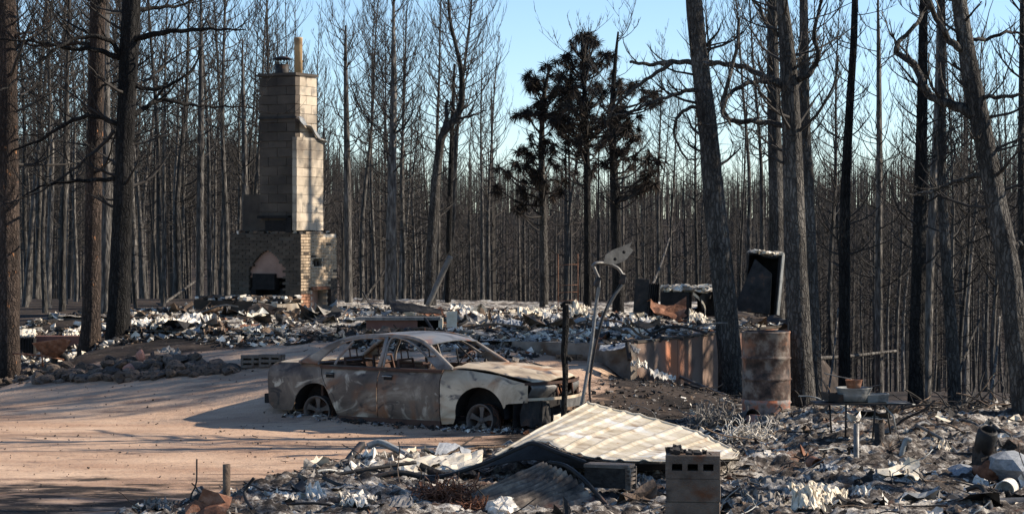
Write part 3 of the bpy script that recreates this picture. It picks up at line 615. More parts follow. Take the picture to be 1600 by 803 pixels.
# the floor slab with its rubble bed
def pad_part(name, a0, a1, b0, b1):
    AA, BB = np.meshgrid(np.linspace(a0, a1, int((a1-a0)/.12)), np.linspace(b0, b1, int((b1-b0)/.11)), indexing='ij')
    ZZ = PADZ+pad_h(AA, BB)+.10*(np.abs(fbm(AA*4, BB*4, 4)-.47))*2*ss(AA, 0, .4)*ss(BB, 0, .4)-.01
    XY = C0+AA[..., None]*PA+BB[..., None]*PB
    mb = MB(); mb.grid(np.concatenate([XY, ZZ[..., None]], -1)[:, ::-1]); tag(mb.build(name, M['bed_pad']), kind='structure')
pad_part('ash_covered_floor', 0, 8.4, 0, 10.4); pad_part('ash_covered_floor', 4.4, 8.4, 10.4, 16); pad_part('ash_covered_floor', 8.4, 17, 4.5, 16)
for q_ in ((.26, 4.38, .26, 10.3), (4.4, 8.38, .26, 15.9), (8.4, 16.9, 4.5, 15.9)):
    mb = MB(); ang_box(mb, *q_, .6, PADZ-.03); o = mb.build('floor_slab', M['block_soot_shade']); tag(o, kind='structure')
t = thing('basement_wall', 'low scorched red-brown basement wall with tree shadows, right side of the ash field', 'wall', (C0[0], C0[1], 0))
def ang_obj(name, mt, parent, off, *a, **k):
    m_ = MB(); ang_box(m_, *a); m_.v = [v-np.array(off) for v in m_.v]; return m_.build(name, mt, parent)
for a0, a1 in ((.25, 1.9), (1.915, 4.4), (4.42, 6.9), (6.92, 8.4)):
    ang_obj('wall_panel', M['wallm'], t, (C0[0], C0[1], 0), a0, a1, 0.0, .24, -2.2, PADZ-.005)
ang_obj('wall_cap', M['block_soot_shade'], t, (C0[0], C0[1], 0), .24, 8.4, -.02, .27, PADZ, PADZ+.04)
t = thing('basement_wall', 'short shaded stub of basement wall running left from the corner behind the swing frame', 'wall', (C0[0], C0[1], 0))
ang_obj('wall_panel', M['block_grey'], t, (C0[0], C0[1], 0), 0, .24, 0, 2.2, -1, PADZ-.005)

# ------------------------------------------------------------------ chimney
CY = 47.0; cpx = P(470, 490, CY); CX, CZ = cpx[0], 1.02
ph = math.radians(29)
ch = thing('chimney', 'tall soot-stained brick and block chimney left standing alone over the burnt house', 'chimney', (CX, CY, CZ), -ph)
# local frame: x runs back along the lit right face? -> local +x = (cos,-sin) right face normal, local -y = shaded face normal
W1, W2, HB = 1.94, 1.44, 1.95
def brick_face(face, L, z0, z1, skip, mt_f, bl=.2, bh=.0667, count=[0]):
    """face 0: shaded face in plane y=0, x from -L to 0; face 1: lit face in plane x=0, y from 0 to L"""
    nz = int(round((z1-z0)/bh)); res = []
    for k in range(nz):
        z = z0+k*bh; o = (k % 2)*bl/2
        x = -o
        while x < L-.001:
            a = max(x, 0); b_ = min(x+bl, L); x += bl
            if b_-a < .03: continue
            if skip((a+b_)/2, z+bh/2): continue
            res.append((a, b_, z))
    return res
bmesh_cache = {}
def brick_mesh(l, dpt, hh, mt, key):
    k = (round(l, 3), round(dpt, 3), key)
    if k not in bmesh_cache:
        b = MB(); b.box((0, 0, 0), (l, dpt, hh)); bmesh_cache[k] = b.mesh('brick', M[mt])
    return bmesh_cache[k]
random.seed(3)
def arch(a, z):                 # the fireplace niche on the shaded face; a measured leftwards from the corner
    c, hw = .93, .50            # centre, half width
    u = abs(a-c)
    if u > hw: return False
    top = 1.12+ .40*(1-(u/hw)**1.5)
    return .1 < z < top
def skip0(a, z): return arch(a, z) or (z > HB-.1 and random.random() < .45) or (z > HB-.2 and random.random() < .1)
def skip1(a, z):
    if .46 < a < 1.02 and z < .62: return True
    if .40 < a < .86 and 1.14 < z < 1.32: return True
    if a > .85 and z > HB-.12: return True
    return z > HB-.1 and random.random() < .3
lit = brick_face(1, W2, 0, HB, skip1, None); shd = brick_face(0, W1, 0, HB, skip0, None)
nb = 0
for (a, b_, z) in lit:
    if nb >= 225: pass
    red = z < .5 and a < .45
    mt = 'brick_red' if (red and random.random() < .8) else ('brick_soot_shade' if (a > 1.0 and z < .85 and random.random() < .85) or random.random() < .07 else 'brick')
    o = link('brick', brick_mesh(b_-a-.014, .10, .054, mt, mt), ch); o.rotation_euler = (0, 0, math.pi/2)
    o.location = (-.05+.002+U(-.004, .004), (a+b_)/2, z+.033); nb += 1
stuff = MB()
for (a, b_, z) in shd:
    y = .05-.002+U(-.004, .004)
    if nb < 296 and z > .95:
        o = link('brick', brick_mesh(b_-a-.014, .10, .054, 'brick_soot_shade', 's'), ch); o.location = (-(a+b_)/2, y, z+.033); nb += 1
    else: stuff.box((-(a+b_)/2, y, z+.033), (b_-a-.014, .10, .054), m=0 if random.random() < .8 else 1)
tag(stuff.build('bricks', [M['brick_soot_shade'], M['mortar_soot_shade']], ch), kind='stuff')
# mortar core, with the niche and the ash door left open
core = MB()
core.box((-W1/2, .055+.03, 1.0), (.001, .001, .001))
zt = HB-.08
def cb(x0, x1, y0, y1, z0, z1, m=0): core.box(((x0+x1)/2, (y0+y1)/2, (z0+z1)/2), (x1-x0, y1-y0, z1-z0), m=m)
cb(-W1+.012, -1.44, .012, .5, 0, zt); cb(-.42, -.012, .012, .388, 0, zt-.001); cb(-1.44, -.42, .012, .5, 1.54, zt-.002)
for k in range(12):             # stepped arch back to the niche
    z0 = 1.12+k*.035; u = .5*(max(0, 1-(k+1)*.035/.4))**(1/1.5)
    if .5-u > .01: cb(-.93-.51, -.93-u, .014, .49, z0, z0+.035); cb(-.93+u, -.93+.51, .014, .49, z0, z0+.035)
core.build('mortar_core_front', M['mortar_soot_shade'], ch)
core = MB()
cb(-.42, -.014, .39, .47, 0, zt-.004); cb(-.5, -.014, 1.03, W2-.01, 0, zt-.003); cb(-.5, -.014, .471, 1.029, .63, 1.14); cb(-.5, -.014, .471, 1.029, 1.32, zt-.005)
cb(-.5, -.014, .87, 1.028, 1.141, 1.319); cb(-W1+.012, -.502, .6, W2-.01, 0, zt-.006); cb(-.5, -.3, .471, 1.029, 0, .629)
core.build('mortar_core_side', M['mortar'], ch)
b = MB(); b.box((-.93, .12, 1.22), (1.02, .06, .66)); b.build('niche_panel', M['pink'], ch)
b = MB(); b.box((-.93, .33, .9), (1.02, .05, .2)); b.box((-1.02, .10, .80), (.6, .2, .36)); b.box((-1.35, .18, .3), (.16, .25, .7)); b.box((-.52, .18, .3), (.16, .25, .7)); b.build('firebox_surround', M['soot'], ch)
b = MB(); b.box((-.93, .42, .35), (.9, .05, .75)); b.box((-1.0, .2, .12), (.7, .3, .12), jit=.03); b.build('firebox', M['soot'], ch)
b = MB(); b.box((.012, .74, .655), (.06, .66, .07)); b.build('lintel', M['rust'], ch)
b = MB(); b.box((-.25, .75, .3), (.02, .54, .6)); b.build('opening_back', M['pink'], ch)
b = MB(); b.box((.03, 1.16, .28), (.12, .16, .68), jit=.01); b.build('door_post', M['wood'], ch)
b = MB(); 
for yy in (.5, .62, .76): b.box((-.06, yy, 1.2+U(-.02, .02)), (.1, .06, .1))
b.build('broken_vent_bricks', M['brick_soot_shade'], ch)
# corbel / loose rubble on the base top
b = MB()
for k in range(120):
    x, y = -U(.02, W1-.02), U(.02, W2-.02); s_ = U(.03, .1)
    b.box((x, y, HB-.06+U(0, .05)), (s_*1.6, s_, s_*.7), rot=rotz(U(0, 3)), jit=.012, m=random.choice([0, 0, 1, 2]))
tag(b.build('loose_mortar_rubble', [M['brown'], M['white_ash'], M['dark']], ch), kind='stuff')
b = MB(); b.box((-W1/2, W2/2, HB-.09), (W1-.06, W2-.06, .06)); b.build('shelf_slab', M['block_soot_shade'], ch)
# block shaft; local corner offset so that the corner shows at pixel 460
sx0 = -.17; sy0 = -.0+.04; SW, SD = 1.0, .84; ztop = (HZ-117)*CY/F+H-CZ
SZ0 = HB
def block_course(x0, y0, w, dp, z0, z1, bh, mt_front, mt_side, off=0, name='concrete_block', hollow=False):
    z = z0; k = 0
    while z < z1-.02:
        hh = min(bh, z1-z); 
        # shaded face blocks
        for face in (0, 1):
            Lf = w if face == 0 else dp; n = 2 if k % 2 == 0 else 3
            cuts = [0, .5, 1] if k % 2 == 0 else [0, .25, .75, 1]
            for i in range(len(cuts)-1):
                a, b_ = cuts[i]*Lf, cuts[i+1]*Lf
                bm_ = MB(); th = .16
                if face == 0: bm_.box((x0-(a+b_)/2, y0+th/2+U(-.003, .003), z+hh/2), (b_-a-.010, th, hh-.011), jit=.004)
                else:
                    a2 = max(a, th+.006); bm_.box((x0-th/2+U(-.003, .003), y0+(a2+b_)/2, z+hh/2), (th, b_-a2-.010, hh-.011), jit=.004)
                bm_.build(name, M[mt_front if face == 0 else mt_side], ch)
        z += hh; k += 1
block_course(sx0, sy0, SW, SD, 3.95+SZ0-1.95, ztop, .205, 'block_soot_shade', 'block')
block_course(sx0-.02, sy0+.02, SW-.02, SD-.03, SZ0, 3.95+SZ0-1.95, .205, 'block_soot_shade', 'block')
b = MB(); b.box((sx0-SW/2, sy0+SD/2+.02, (SZ0+ztop)/2), (SW-.11, SD-.06, ztop-SZ0-.03)); b.build('mortar_core_shaft', M['block_grey'], ch)
# pale block cladding on the lit side, as tall as the torn flashing
zc1 = (HZ-214)*CY/F+H-CZ
z = SZ0; k = 0
while z < zc1-.05:
    hh = min(.2, zc1-z)
    for (a, b_) in (((-.13, .4), (.4, .92)) if k % 2 else ((-.13, .1), (.1, .66), (.66, .92))):
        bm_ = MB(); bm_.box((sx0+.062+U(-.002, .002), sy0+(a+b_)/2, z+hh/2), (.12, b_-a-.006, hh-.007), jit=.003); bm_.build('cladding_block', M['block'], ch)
    z += hh; k += 1
# torn flashing round the shaft
zf = (HZ-183)*CY/F+H-CZ
b = MB(); b.box((sx0-SW/2+.02, sy0-.02, zf), (SW+.04, .03, .05)); b.build('flashing_strip', M['char_metal'], ch)
b = MB()
Uu = np.linspace(0, 1, 14); Vv = np.linspace(0, 1, 5)
Gd = np.array([[(sx0+.03+.16*v+.03*math.sin(9*u), sy0+u*1.0+.04*math.sin(7*v), zf-.02-.52*max(0, u-.12)-.12*v+.05*math.sin(u*11+v*4)) for v in Vv] for u in Uu])
b.grid(Gd, thick=.012); b.build('torn_flashing', M['grey_metal'], ch)
b = MB(); b.box((sx0-SW/2, sy0+SD/2, ztop+.03), (SW+.05, SD+.05, .06)); b.build('crown_slab', M['block_soot_shade'], ch)
b = MB(); r = 6.5*CY/F
fx, fy = sx0-.16, sy0+.34
b.lathe([(r*.8, .0), (r, 0), (r*1.0, .78), (r*1.06, .80), (r*1.02, .84), (r*.82, .84), (r*.8, .5)], 20, c=(fx, fy, ztop+.03)); b.build('clay_flue', M['clay'], ch)
b = MB(); c_ = (sx0-.60, sy0+.34, ztop+.06)
b.lathe([(.16, 0), (.16, .22), (.14, .22), (.14, 0)], 20, c=c_); fl = b.build('rain_cap', M['char_metal'], ch)
b = MB(); b.lathe([(.0, .42), (.10, .40), (.23, .35), (.235, .335), (.1, .38), (0, .39)], 20, c=c_)
for k in range(8):
    a = k*math.pi/4; b.tube([(c_[0]+.15*math.cos(a), c_[1]+.15*math.sin(a), c_[2]+.2), (c_[0]+.19*math.cos(a), c_[1]+.19*math.sin(a), c_[2]+.36)], .008, n=4)
b.build('cap_hood', M['char_metal'], fl)
# shaft base: soot-black smoke shelf on the shaded face
b = MB(); b.box((sx0-.55, sy0-.06, SZ0+.30), (.84, .12, .06)); b.box((sx0-.1, sy0-.06, SZ0+.12), (.14, .12, .34)); b.box((sx0-.5, sy0-.01, SZ0+.1), (.62, .04, .24)); b.build('smoke_shelf', M['soot'], ch)
# short neighbouring flue pile
b = MB(); b.box((-1.60, .6, SZ0+.40), (.46, .5, .84)); b.build('short_flue', M['block_soot_shade'], ch)
# raised hearth slab in front of the chimney
h0 = P(440, 492, 45.3)
t = thing('hearth_slab', 'dark raised concrete hearth with crumbled rubble along the foot of the chimney', 'hearth', (CX, CY, 1.0), -ph)
for k, (x0, x1, z1, mt) in enumerate(((-2.15, -.55, .42, 'brick_soot_shade'), (-.54, .12, .36, 'block'))):
    b = MB(); b.box(((x0+x1)/2, -.62, z1/2), (x1-x0-.01, .9, z1), jit=.012); b.build('hearth_block', M[mt], t)
b = MB()
for k in range(260):
    s_ = U(.03, .13); b.box((U(-2.15, .1), U(-1.05, -.1), .42+U(-.04, .08)), (s_*1.5, s_, s_*.5), rot=rotz(U(0, 3))@rotx(U(-.5, .5)), jit=.015, m=random.choice([0, 0, 1, 2, 3]))
tag(b.build('hearth_rubble', [M['brown'], M['white_ash'], M['dark'], M['grey_ash']], t), kind='stuff')

# ------------------------------------------------------------------ burnt car
TH = math.radians(31)
cr = P(492, 665, 31.95)+np.array([math.sin(TH)*.885, math.cos(TH)*.885, 0])
car = thing('burnt_car', 'burnt-out four-door sedan with bare rims and empty windows on the sandy drive', 'car', (cr[0], cr[1], 0.0), -TH)
def cm(name, cols, **k): return mat(name, cols, **k)
M['car'] = mat('burnt_car_paint', [(.045, .033, .025), (.10, .074, .055), (.17, .13, .095), (.34, .28, .21)], scale=.9, distort=1.6, rough=.6, bump=.08, bscale=40, contrast=(.34, .66), stretch=(1, 1, 1.3), spec=.35,
               extra=[((.46, .40, .31), 1.7, .60, .68), ((.19, .085, .04), 1.3, .57, .70), ((.02, .018, .018), 2.2, .60, .68)])
M['car_pale'] = mat('pale_burnt_car_paint', [(.2, .15, .105), (.40, .32, .22), (.60, .50, .36)], scale=1.2, distort=1.2, rough=.55, bump=.08, bscale=40, contrast=(.32, .6), spec=.35,
                    extra=[((.30, .15, .065), 1.3, .56, .70), ((.09, .08, .075), 3.4, .57, .68)])
M['car_roof'] = mat('blistered_roof_paint', [(.06, .06, .065), (.17, .18, .19), (.25, .18, .13)], scale=1.3, distort=1, rough=.5, bump=.08, bscale=40, spec=.35, extra=[((.22, .09, .045), 1.1, .54, .66)])
M['car_frame'] = mat('rust_edged_frame', [(.1, .085, .075), (.27, .24, .21), (.24, .12, .06)], scale=2.5, rough=.6, bump=.1, contrast=(.35, .65))
M['car_rust'] = mat('burnt_rusty_bodyshell', [(.03, .022, .018), (.12, .06, .04)], scale=4, rough=.8, bump=.2)
Wb = 2.80
def hw(u): return .885-.07*ss(-u, .35, .95)**1.2-.20*ss(u, 3.0, 3.72)**1.5
def yside(u, z):
    z = np.asarray(z, float); y = hw(u)-.03*((z-.52)/.4)**2
    return y-.11*ss(z, .70, .98)**1.6-.02*ss(-z, -.22, -.1)
def side_panel(lower, upper, name, mt, side, nu=40, nv=12, thick=.008, sub=None):
    lo = np.array(lower, float); up = np.array(upper, float)
    def samp(p, n):
        d = np.concatenate([[0], np.cumsum(np.linalg.norm(np.diff(p, axis=0), axis=1))]); t = np.linspace(0, d[-1], n)
        return np.stack([np.interp(t, d, p[:, 0]), np.interp(t, d, p[:, 1])], -1)
    L_, U_ = samp(lo, nu), samp(up, nu); G_ = np.zeros((nu, nv, 3))
    for j, f in enumerate(np.linspace(0, 1, nv)):
        q = L_*(1-f)+U_*f
        y = yside(q[:, 0], q[:, 1])+.012*(fbm(q[:, 0]*3.2, q[:, 1]*3.2, 3)-.4)
        G_[:, j] = np.stack([q[:, 0], -side*y, q[:, 1]], -1)
    if side < 0: G_ = G_[::-1]
    b = MB(); b.grid(G_, thick=thick); return b.build(name, M[mt], sub or car)
def arc(cx, cz, r, a0, a1, n=14): return [(cx+r*math.cos(math.radians(a)), cz+r*math.sin(math.radians(a))) for a in np.linspace(a0, a1, n)]
BELT = .93
for sd_ in (1, -1):
    near_ = sd_ == 1
    side_panel([(-.88, .30), (-.80, .22), (-.42, .22)]+arc(0, .28, .375, 172, 8)+[(.40, .16)], [(-.92, .86), (-.84, .915), (-.55, .945), (-.30, .95), (.03, BELT)], 'quarter_panel', 'car', sd_)
    d1 = side_panel([(.415, .15), (1.08, .13)], [(.045, BELT), (1.08, BELT)], 'rear_door', 'car', sd_)
    d2 = side_panel([(1.095, .13), (2.14, .12)], [(1.095, BELT), (2.14, BELT)], 'front_door', 'car', sd_)
    side_panel([(2.155, .12), (2.36, .14)]+arc(Wb, .30, .40, 188, 12)+[(3.22, .47), (3.50, .49)], [(2.155, .935), (2.6, .925), (3.1, .87), (3.5, .76)], 'front_fender', 'car_pale' if near_ else 'car_rust', sd_)
    b = MB(); b.box((1.27, -sd_*.80, .12), (1.75, .14, .10)); b.build('rocker_sill', M['car_rust'], car)
    for (u, dd) in ((.26, d1), (1.27, d2)):
        y = float(yside(u, .76))
        b = MB(); b.box((u, -sd_*(y+.002), .785), (.14, .012, .075)); hnd = b.build('door_handle_recess', M['soot'], dd)
        b = MB(); b.tube([(u-.09, -sd_*(y+.01), .80), (u-.02, -sd_*(y+.028), .805), (u+.07, -sd_*(y+.01), .80)], .012, n=5); b.build('door_handle', M['grey_metal'], dd)
# arch liners
for u, zc, r in ((0, .28, .375), (Wb, .30, .40)):
    for sd_ in (1, -1):
        a = np.radians(np.linspace(-8, 188, 18)); G_ = np.array([[(u+r*math.cos(k)*1.0, -sd_*(hw(u)-.02-w), zc+r*math.sin(k)) for w in (0, .06, .30)] for k in a])
        b = MB(); b.grid(G_); b.add(np.array([(u, -sd_*(hw(u)-.32), zc)]+[(u+r*math.cos(k), -sd_*(hw(u)-.32), zc+r*math.sin(k)) for k in a]), tris=[(0, i, i+1) for i in range(1, 18)])
        b.build('wheel_arch_liner', M['soot'], car)
# greenhouse
def yg(z): return .80-(z-.93)/.45*.215
def gp(u, z, side, o=0): return (u, -side*(yg(z)+o), z)
outer = [(-.34, .95), (-.1, 1.09), (.14, 1.235), (.36, 1.325), (.7, 1.375), (1.15, 1.392), (1.5, 1.372), (1.75, 1.30), (2.02, 1.13), (2.30, .945)]
for sd_ in (1, -1):
    o_ = spline([gp(u, z, sd_) for u, z in outer], 40)
    b = MB(); b.tube(o_, .034, n=6); b.build('roof_rail', M['car_frame'], car)
    # sail panel between the outer curve and the quarter window
    inn = [(.02, .935), (.0, .96), (.05, 1.04), (.2, 1.18), (.36, 1.275)]
    oo = [(-.34, .95), (-.2, 1.03), (-.05, 1.12), (.14, 1.235), (.34, 1.315)]
    I_, O_ = spline([gp(u, z, sd_, .012) for u, z in inn], 16), spline([gp(u, z, sd_, .02) for u, z in oo], 16)
    G_ = np.array([[O_[i]*(1-f)+I_[i]*f for f in (0, .5, 1)] for i in range(16)]); b = MB(); b.grid(G_ if sd_ > 0 else G_[::-1], thick=.02); b.build('sail_panel', M['car'], car)
    b = MB(); b.tube(spline([gp(u, z, sd_, .012) for u, z in inn+[(.66, 1.345), (1.05, 1.357)]], 24), .018, n=5); b.tube(spline([gp(u, z, sd_, .01) for u, z in [(.30, .94), (.36, 1.08), (.52, 1.3)]], 10), .022, n=5); b.build('rear_window_frame', M['car_frame'], car)
    b = MB(); b.tube([gp(1.085, .93, sd_, .01), gp(1.09, 1.15, sd_, .01), gp(1.08, 1.37, sd_, .01)], .04, n=4, flat=(1, .55, (0, 1, 0))); b.build('centre_pillar', M['car_frame'], car)
    b = MB(); b.tube(spline([gp(u, z, sd_, .012) for u, z in [(1.15, .94), (1.15, 1.34), (1.38, 1.345), (1.62, 1.25), (1.85, 1.10), (2.06, .94)]], 24), .018, n=5); b.tube([gp(1.93, .94, sd_), gp(1.93, 1.03, sd_)], .012, n=4); b.build('front_window_frame', M['car_frame'], car)
    b = MB(); b.box((1.1, -sd_*.80, .90), (2.1, .05, .04)); b.build('window_sill_rail', M['car_rust'], car)
    # cheek between front pillar and fender
    c_ = [gp(2.06, .93, sd_, .0), gp(1.86, 1.10, sd_, .0), gp(2.02, 1.11, sd_, .0), gp(2.33, .935, sd_, .0)]
    b = MB(); b.poly(c_, .02, (0, -sd_*1, 0)); b.build('pillar_foot', M['car_frame'], car)
# roof skin
Ur = np.linspace(.22, 1.86, 26); Vr = np.linspace(-1, 1, 18)
zr = lambda u: np.interp(u, [.14, .36, .7, 1.15, 1.5, 1.75, 1.9], [1.25, 1.325, 1.378, 1.395, 1.375, 1.325, 1.27])
G_ = np.array([[(u+.10*(1-v*v)*(1 if u > 1 else -1)*abs(u-1)/.9, v*(yg(min(zr(u), 1.36))+.02), zr(u)+.035*(1-v*v)-.015*math.sin(u*3+v*2)*(1-v*v)) for v in Vr] for u in Ur])
b = MB(); b.grid(G_, thick=.012); b.build('roof', M['car_roof'], car)
# boot lid and rear
Ut = np.linspace(-.90, -.30, 10); G_ = np.array([[(u-.10*(1-v*v)*(u < -.6), v*(float(yside(u, .93))-.01), .945-.05*ss(-u, .78, .92)+.02*(1-v*v)) for v in Vr] for u in Ut])
b = MB(); b.grid(G_, thick=.01); b.build('boot_lid', M['car_pale'], car)
Gz = np.linspace(.28, .88, 8); G_ = np.array([[(-.88-.12*(1-v*v)+.04*ss(.4-z, 0, .2), v*(float(yside(-.88, z))), z) for z in Gz] for v in Vr]); b = MB(); b.grid(G_, thick=.01); b.build('rear_panel', M['car'], car)
b = MB(); b.box((-1.02, -.58, .36), (.12, .16, .15)); b.build('bumper_bracket', M['soot'], car)
# bonnet
Uh = np.linspace(2.28, 3.52, 26)
def hz(u, v): return np.interp(u, [2.28, 2.5, 2.9, 3.25, 3.45, 3.55], [.955, .96, .93, .87, .82, .77])+.045*(1-v*v)-.012*math.cos(v*9)*(abs(v) < .75)
G_ = np.array([[(u+.22*(1-v*v)*(u-2.28)/1.24, v*(hw(u)-.125), hz(u, v)+.010*math.sin(u*4+v*3)) for v in Vr] for u in Uh])
b = MB(); b.grid(G_, thick=.012); b.build('bonnet', M['car_pale'], car)
b = MB(); b.grid(np.array([[(2.93+.25*f+.02*s_, .28+.10*s_-.04*f, 1.005-.05*f+.012*(1-s_)) for s_ in np.linspace(0, 1, 4)] for f in np.linspace(0, 1, 6)]), thick=.01); b.build('warped_bonnet_flap', M['soot'], car)
# front end
def xf(v, b=.22): return 3.50+b*(1-v*v)
def front_strip(z0, z1, v0, v1, dx, name, mt, n=12, jit=0, th=.02):
    G_ = np.array([[(xf(v)+dx, v*.78, z) for z in (z1, (z0+z1)/2, z0)] for v in np.linspace(v0, v1, n)]); b = MB(); b.grid(G_+RNG.uniform(-jit, jit, G_.shape), thick=th); return b.build(name, M[mt], car)
front_strip(.745, .785, -1, 1, -.03, 'bonnet_lip', 'car_rust')
front_strip(.52, .56, -1, 1, .02, 'lamp_shelf', 'car_pale')
front_strip(.40, .52, -.30, .92, .03, 'bumper_beam', 'galv', th=.05)
front_strip(.16, .30, -.32, .5, -.06, 'lower_crossmember', 'cream', jit=.03)
front_strip(.12, .76, -1, 1, -.22, 'radiator_support', 'soot')
front_strip(.15, .50, -.98, -.42, -.08, 'scorched_bumper_core', 'char_metal', jit=.035)
for sd_ in (1, -1):
    vs = np.linspace(.30, .86, 8)*(-sd_)
    G_ = np.array([[(xf(v)-.07+.03*math.sin(k*1.2)+(z-.65)*.2, v*.80, z) for k, z in enumerate((.735, .70, .65, .60, .57))] for v in vs])
    b = MB(); b.grid(G_ if sd_ < 0 else G_[::-1], thick=.015); hl = b.build('headlight', M['galv'], car)
    b = MB(); b.tube([(xf(.25)-.02, -sd_*.22, .56), (xf(.25)-.05, -sd_*.24, .76)], .018, n=4); b.build('lamp_divider', M['car_rust'], hl)
    b = MB(); b.tube([(3.42, -sd_*.74, .49), (3.48, -sd_*.72, .55), (3.44, -sd_*.72, .76)], .022, n=4); b.build('corner_bracket', M['car_rust'], hl)
for k in range(5):
    v = -.1+k*.06+U(-.02, .02); b = MB(); b.tube([(xf(v)-.1, v, .58), (xf(v)-.11+U(-.05, .03), v+U(-.05, .05), U(.64, .73))], .012, n=4); b.build('grille_bar', M['rust'], car)
b = MB(); b.lathe([(.07, -.02), (.075, .02), (.05, .03), (.02, .01)], 16); o = b.build('fan_motor', M['rust'], car); o.location = (3.56, .18, .65); o.rotation_euler = (0, math.pi/2, 0)
# bodyshell inside
b = MB(); b.box((1.0, 0, .16), (3.0, 1.5, .04)); b.build('floor_pan', M['soot'], car)
b = MB(); b.box((2.24, 0, .6), (.05, 1.45, .62)); b.build('firewall', M['soot'], car)
b = MB(); b.box((2.12, 0, .87), (.14, 1.42, .10), jit=.01); b.build('dashboard_frame', M['car_rust'], car)
b = MB(); b.box((-.22, 0, .93), (.22, 1.36, .02)); b.box((.0, 0, .55), (.04, 1.4, .72)); b.build('parcel_shelf', M['car_rust'], car)
b = MB(); b.box((2.9, 0, .45), (1.0, .9, .5), jit=.05); b.build('engine_bay_wreck', M['soot'], car)
def seat(u, v, wd):
    b = MB()
    fr = [(u, v-wd/2, .28), (u-.14, v-wd/2, .72), (u-.2, v-wd/2+.04, 1.03), (u-.2, v+wd/2-.04, 1.03), (u-.14, v+wd/2, .72), (u, v+wd/2, .28)]
    b.tube(fr, .022, n=5)
    for k in range(5): z = .45+k*.12; b.tube([(u-.04-k*.035, v-wd/2, z), (u-.07-k*.035, v, z-.02), (u-.04-k*.035, v+wd/2, z)], .008, n=3)
    for s_ in (-.09, .09): b.tube([(u-.2, v+s_, 1.02), (u-.22, v+s_, 1.17)], .01, n=4)
    b.tube([(u-.22, v-.12, 1.17), (u-.22, v+.12, 1.17)], .015, n=4)
    b.grid(np.array([[(u-.13-.15*(f-.2)+.02*math.sin(8*s_), v-wd/2+.06+(wd-.12)*s_, .4+.55*f) for s_ in np.linspace(0, 1, 5)] for f in np.linspace(0, 1, 5)]), thick=.01)
    b.box((u+.25, v, .30), (.5, wd, .05)); b.build('seat_frame', M['car_rust'], car)
seat(1.45, -.38, .46); seat(1.45, .38, .46); seat(.55, -.38, .55); seat(.55, .38, .55)
b = MB(); a_ = np.linspace(0, 2*math.pi, 18); b.tube([(1.83+.1*math.cos(k), .38+.18*math.sin(k), .98+.16*math.cos(k)) for k in a_], .011, n=4)
for k in (0.3, 2.4, 4.4): b.tube([(1.85, .38, .98), (1.83+.1*math.cos(k), .38+.18*math.sin(k), .98+.16*math.cos(k))], .009, n=4)
b.tube([(1.85, .38, .98), (2.15, .38, .86)], .02, n=5); b.build('steering_wheel', M['car_rust'], car)
b = MB(); b.grid(np.array([[(1.86+.06*f, -.80-.13*s_, .98+.05*math.sin(3*f)) for s_ in (0, .5, 1)] for f in (0, .5, 1)]), thick=.008); b.tube([(1.9, -.78, .95), (1.95, -.9, 1.02), (1.9, -.95, .99)], .014, n=4); b.build('mirror_bracket', M['car_rust'], car)
for (p0, p1) in (((1.95, -.1, 1.28), (2.3, -.1, .96)), ((1.9, .02, 1.25), (2.2, .04, .98)), ((1.86, .04, 1.2), (1.9, .05, .95))):
    b = MB(); b.tube([p0, p1], .012, n=4); b.build('hanging_wire', M['soot'], car)
car.scale = (1.045, 1, .985)
# rims resting on the ground where the tyres burnt away
def wheel(u, v, zc, r, lean, steer):
    b = MB(); b.lathe([(r*.80, -.07), (r*.97, -.09), (r, -.10), (r*.93, -.05), (r*.86, 0), (r*.93, .07), (r, .1), (r*.96, .105), (r*.84, .08), (r*.80, .04), (r*.78, -.07)], 36)
    w = b.build('wheel', M['grey_metal'] if False else M['rim'], car); w.location = (u, v, zc); w.rotation_euler = (math.pi/2+lean, 0, steer)
    b = MB(); b.lathe([(0, .07), (.045, .072), (.055, .05), (.06, -.02)], 16); b.build('hub', M['rim'], w)
    for k in range(5):
        a = k*2*math.pi/5+.3; c_, s_ = math.cos(a), math.sin(a); pts = []
        for rr_, wd in ((.04, .026), (r*.5, .030), (r*.84, .048)):
            pts.append([(rr_*c_-wd*s_, rr_*s_+wd*c_, .055+.02*(rr_/r)), (rr_*c_+wd*s_, rr_*s_-wd*c_, .055+.02*(rr_/r))])
        b = MB(); b.grid(np.array(pts)[::-1], thick=.03); b.build('spoke', M['rim'], w)
    b = MB(); b.lathe([(0, -.02), (.14, -.02), (.14, -.035), (0, -.035)], 20); b.build('brake_disc', M['car_rust'], w)
    b = MB()
    for k in range(26):
        a0 = U(2.6, 6.6); pts = [((r+U(0, .05))*math.cos(a0+j*.22), (r+U(-.01, .06))*math.sin(a0+j*.22), U(-.11, .12)) for j in range(6)]; b.tube(pts, .003, n=3, cap=False)
    tag(b.build('tyre_wires', M['rust'], w), kind='stuff')
M['rim'] = mat('smoked_alloy', [(.05, .043, .038), (.13, .11, .095)], scale=5, rough=.55, bump=.2, metal=.2)
wheel(0, -.74, .225, .235, .03, 0); wheel(0, .74, .245, .235, 0, 0); wheel(Wb, -.75, .20, .245, -.09, -.16); wheel(Wb, .75, .24, .24, 0, -.12)

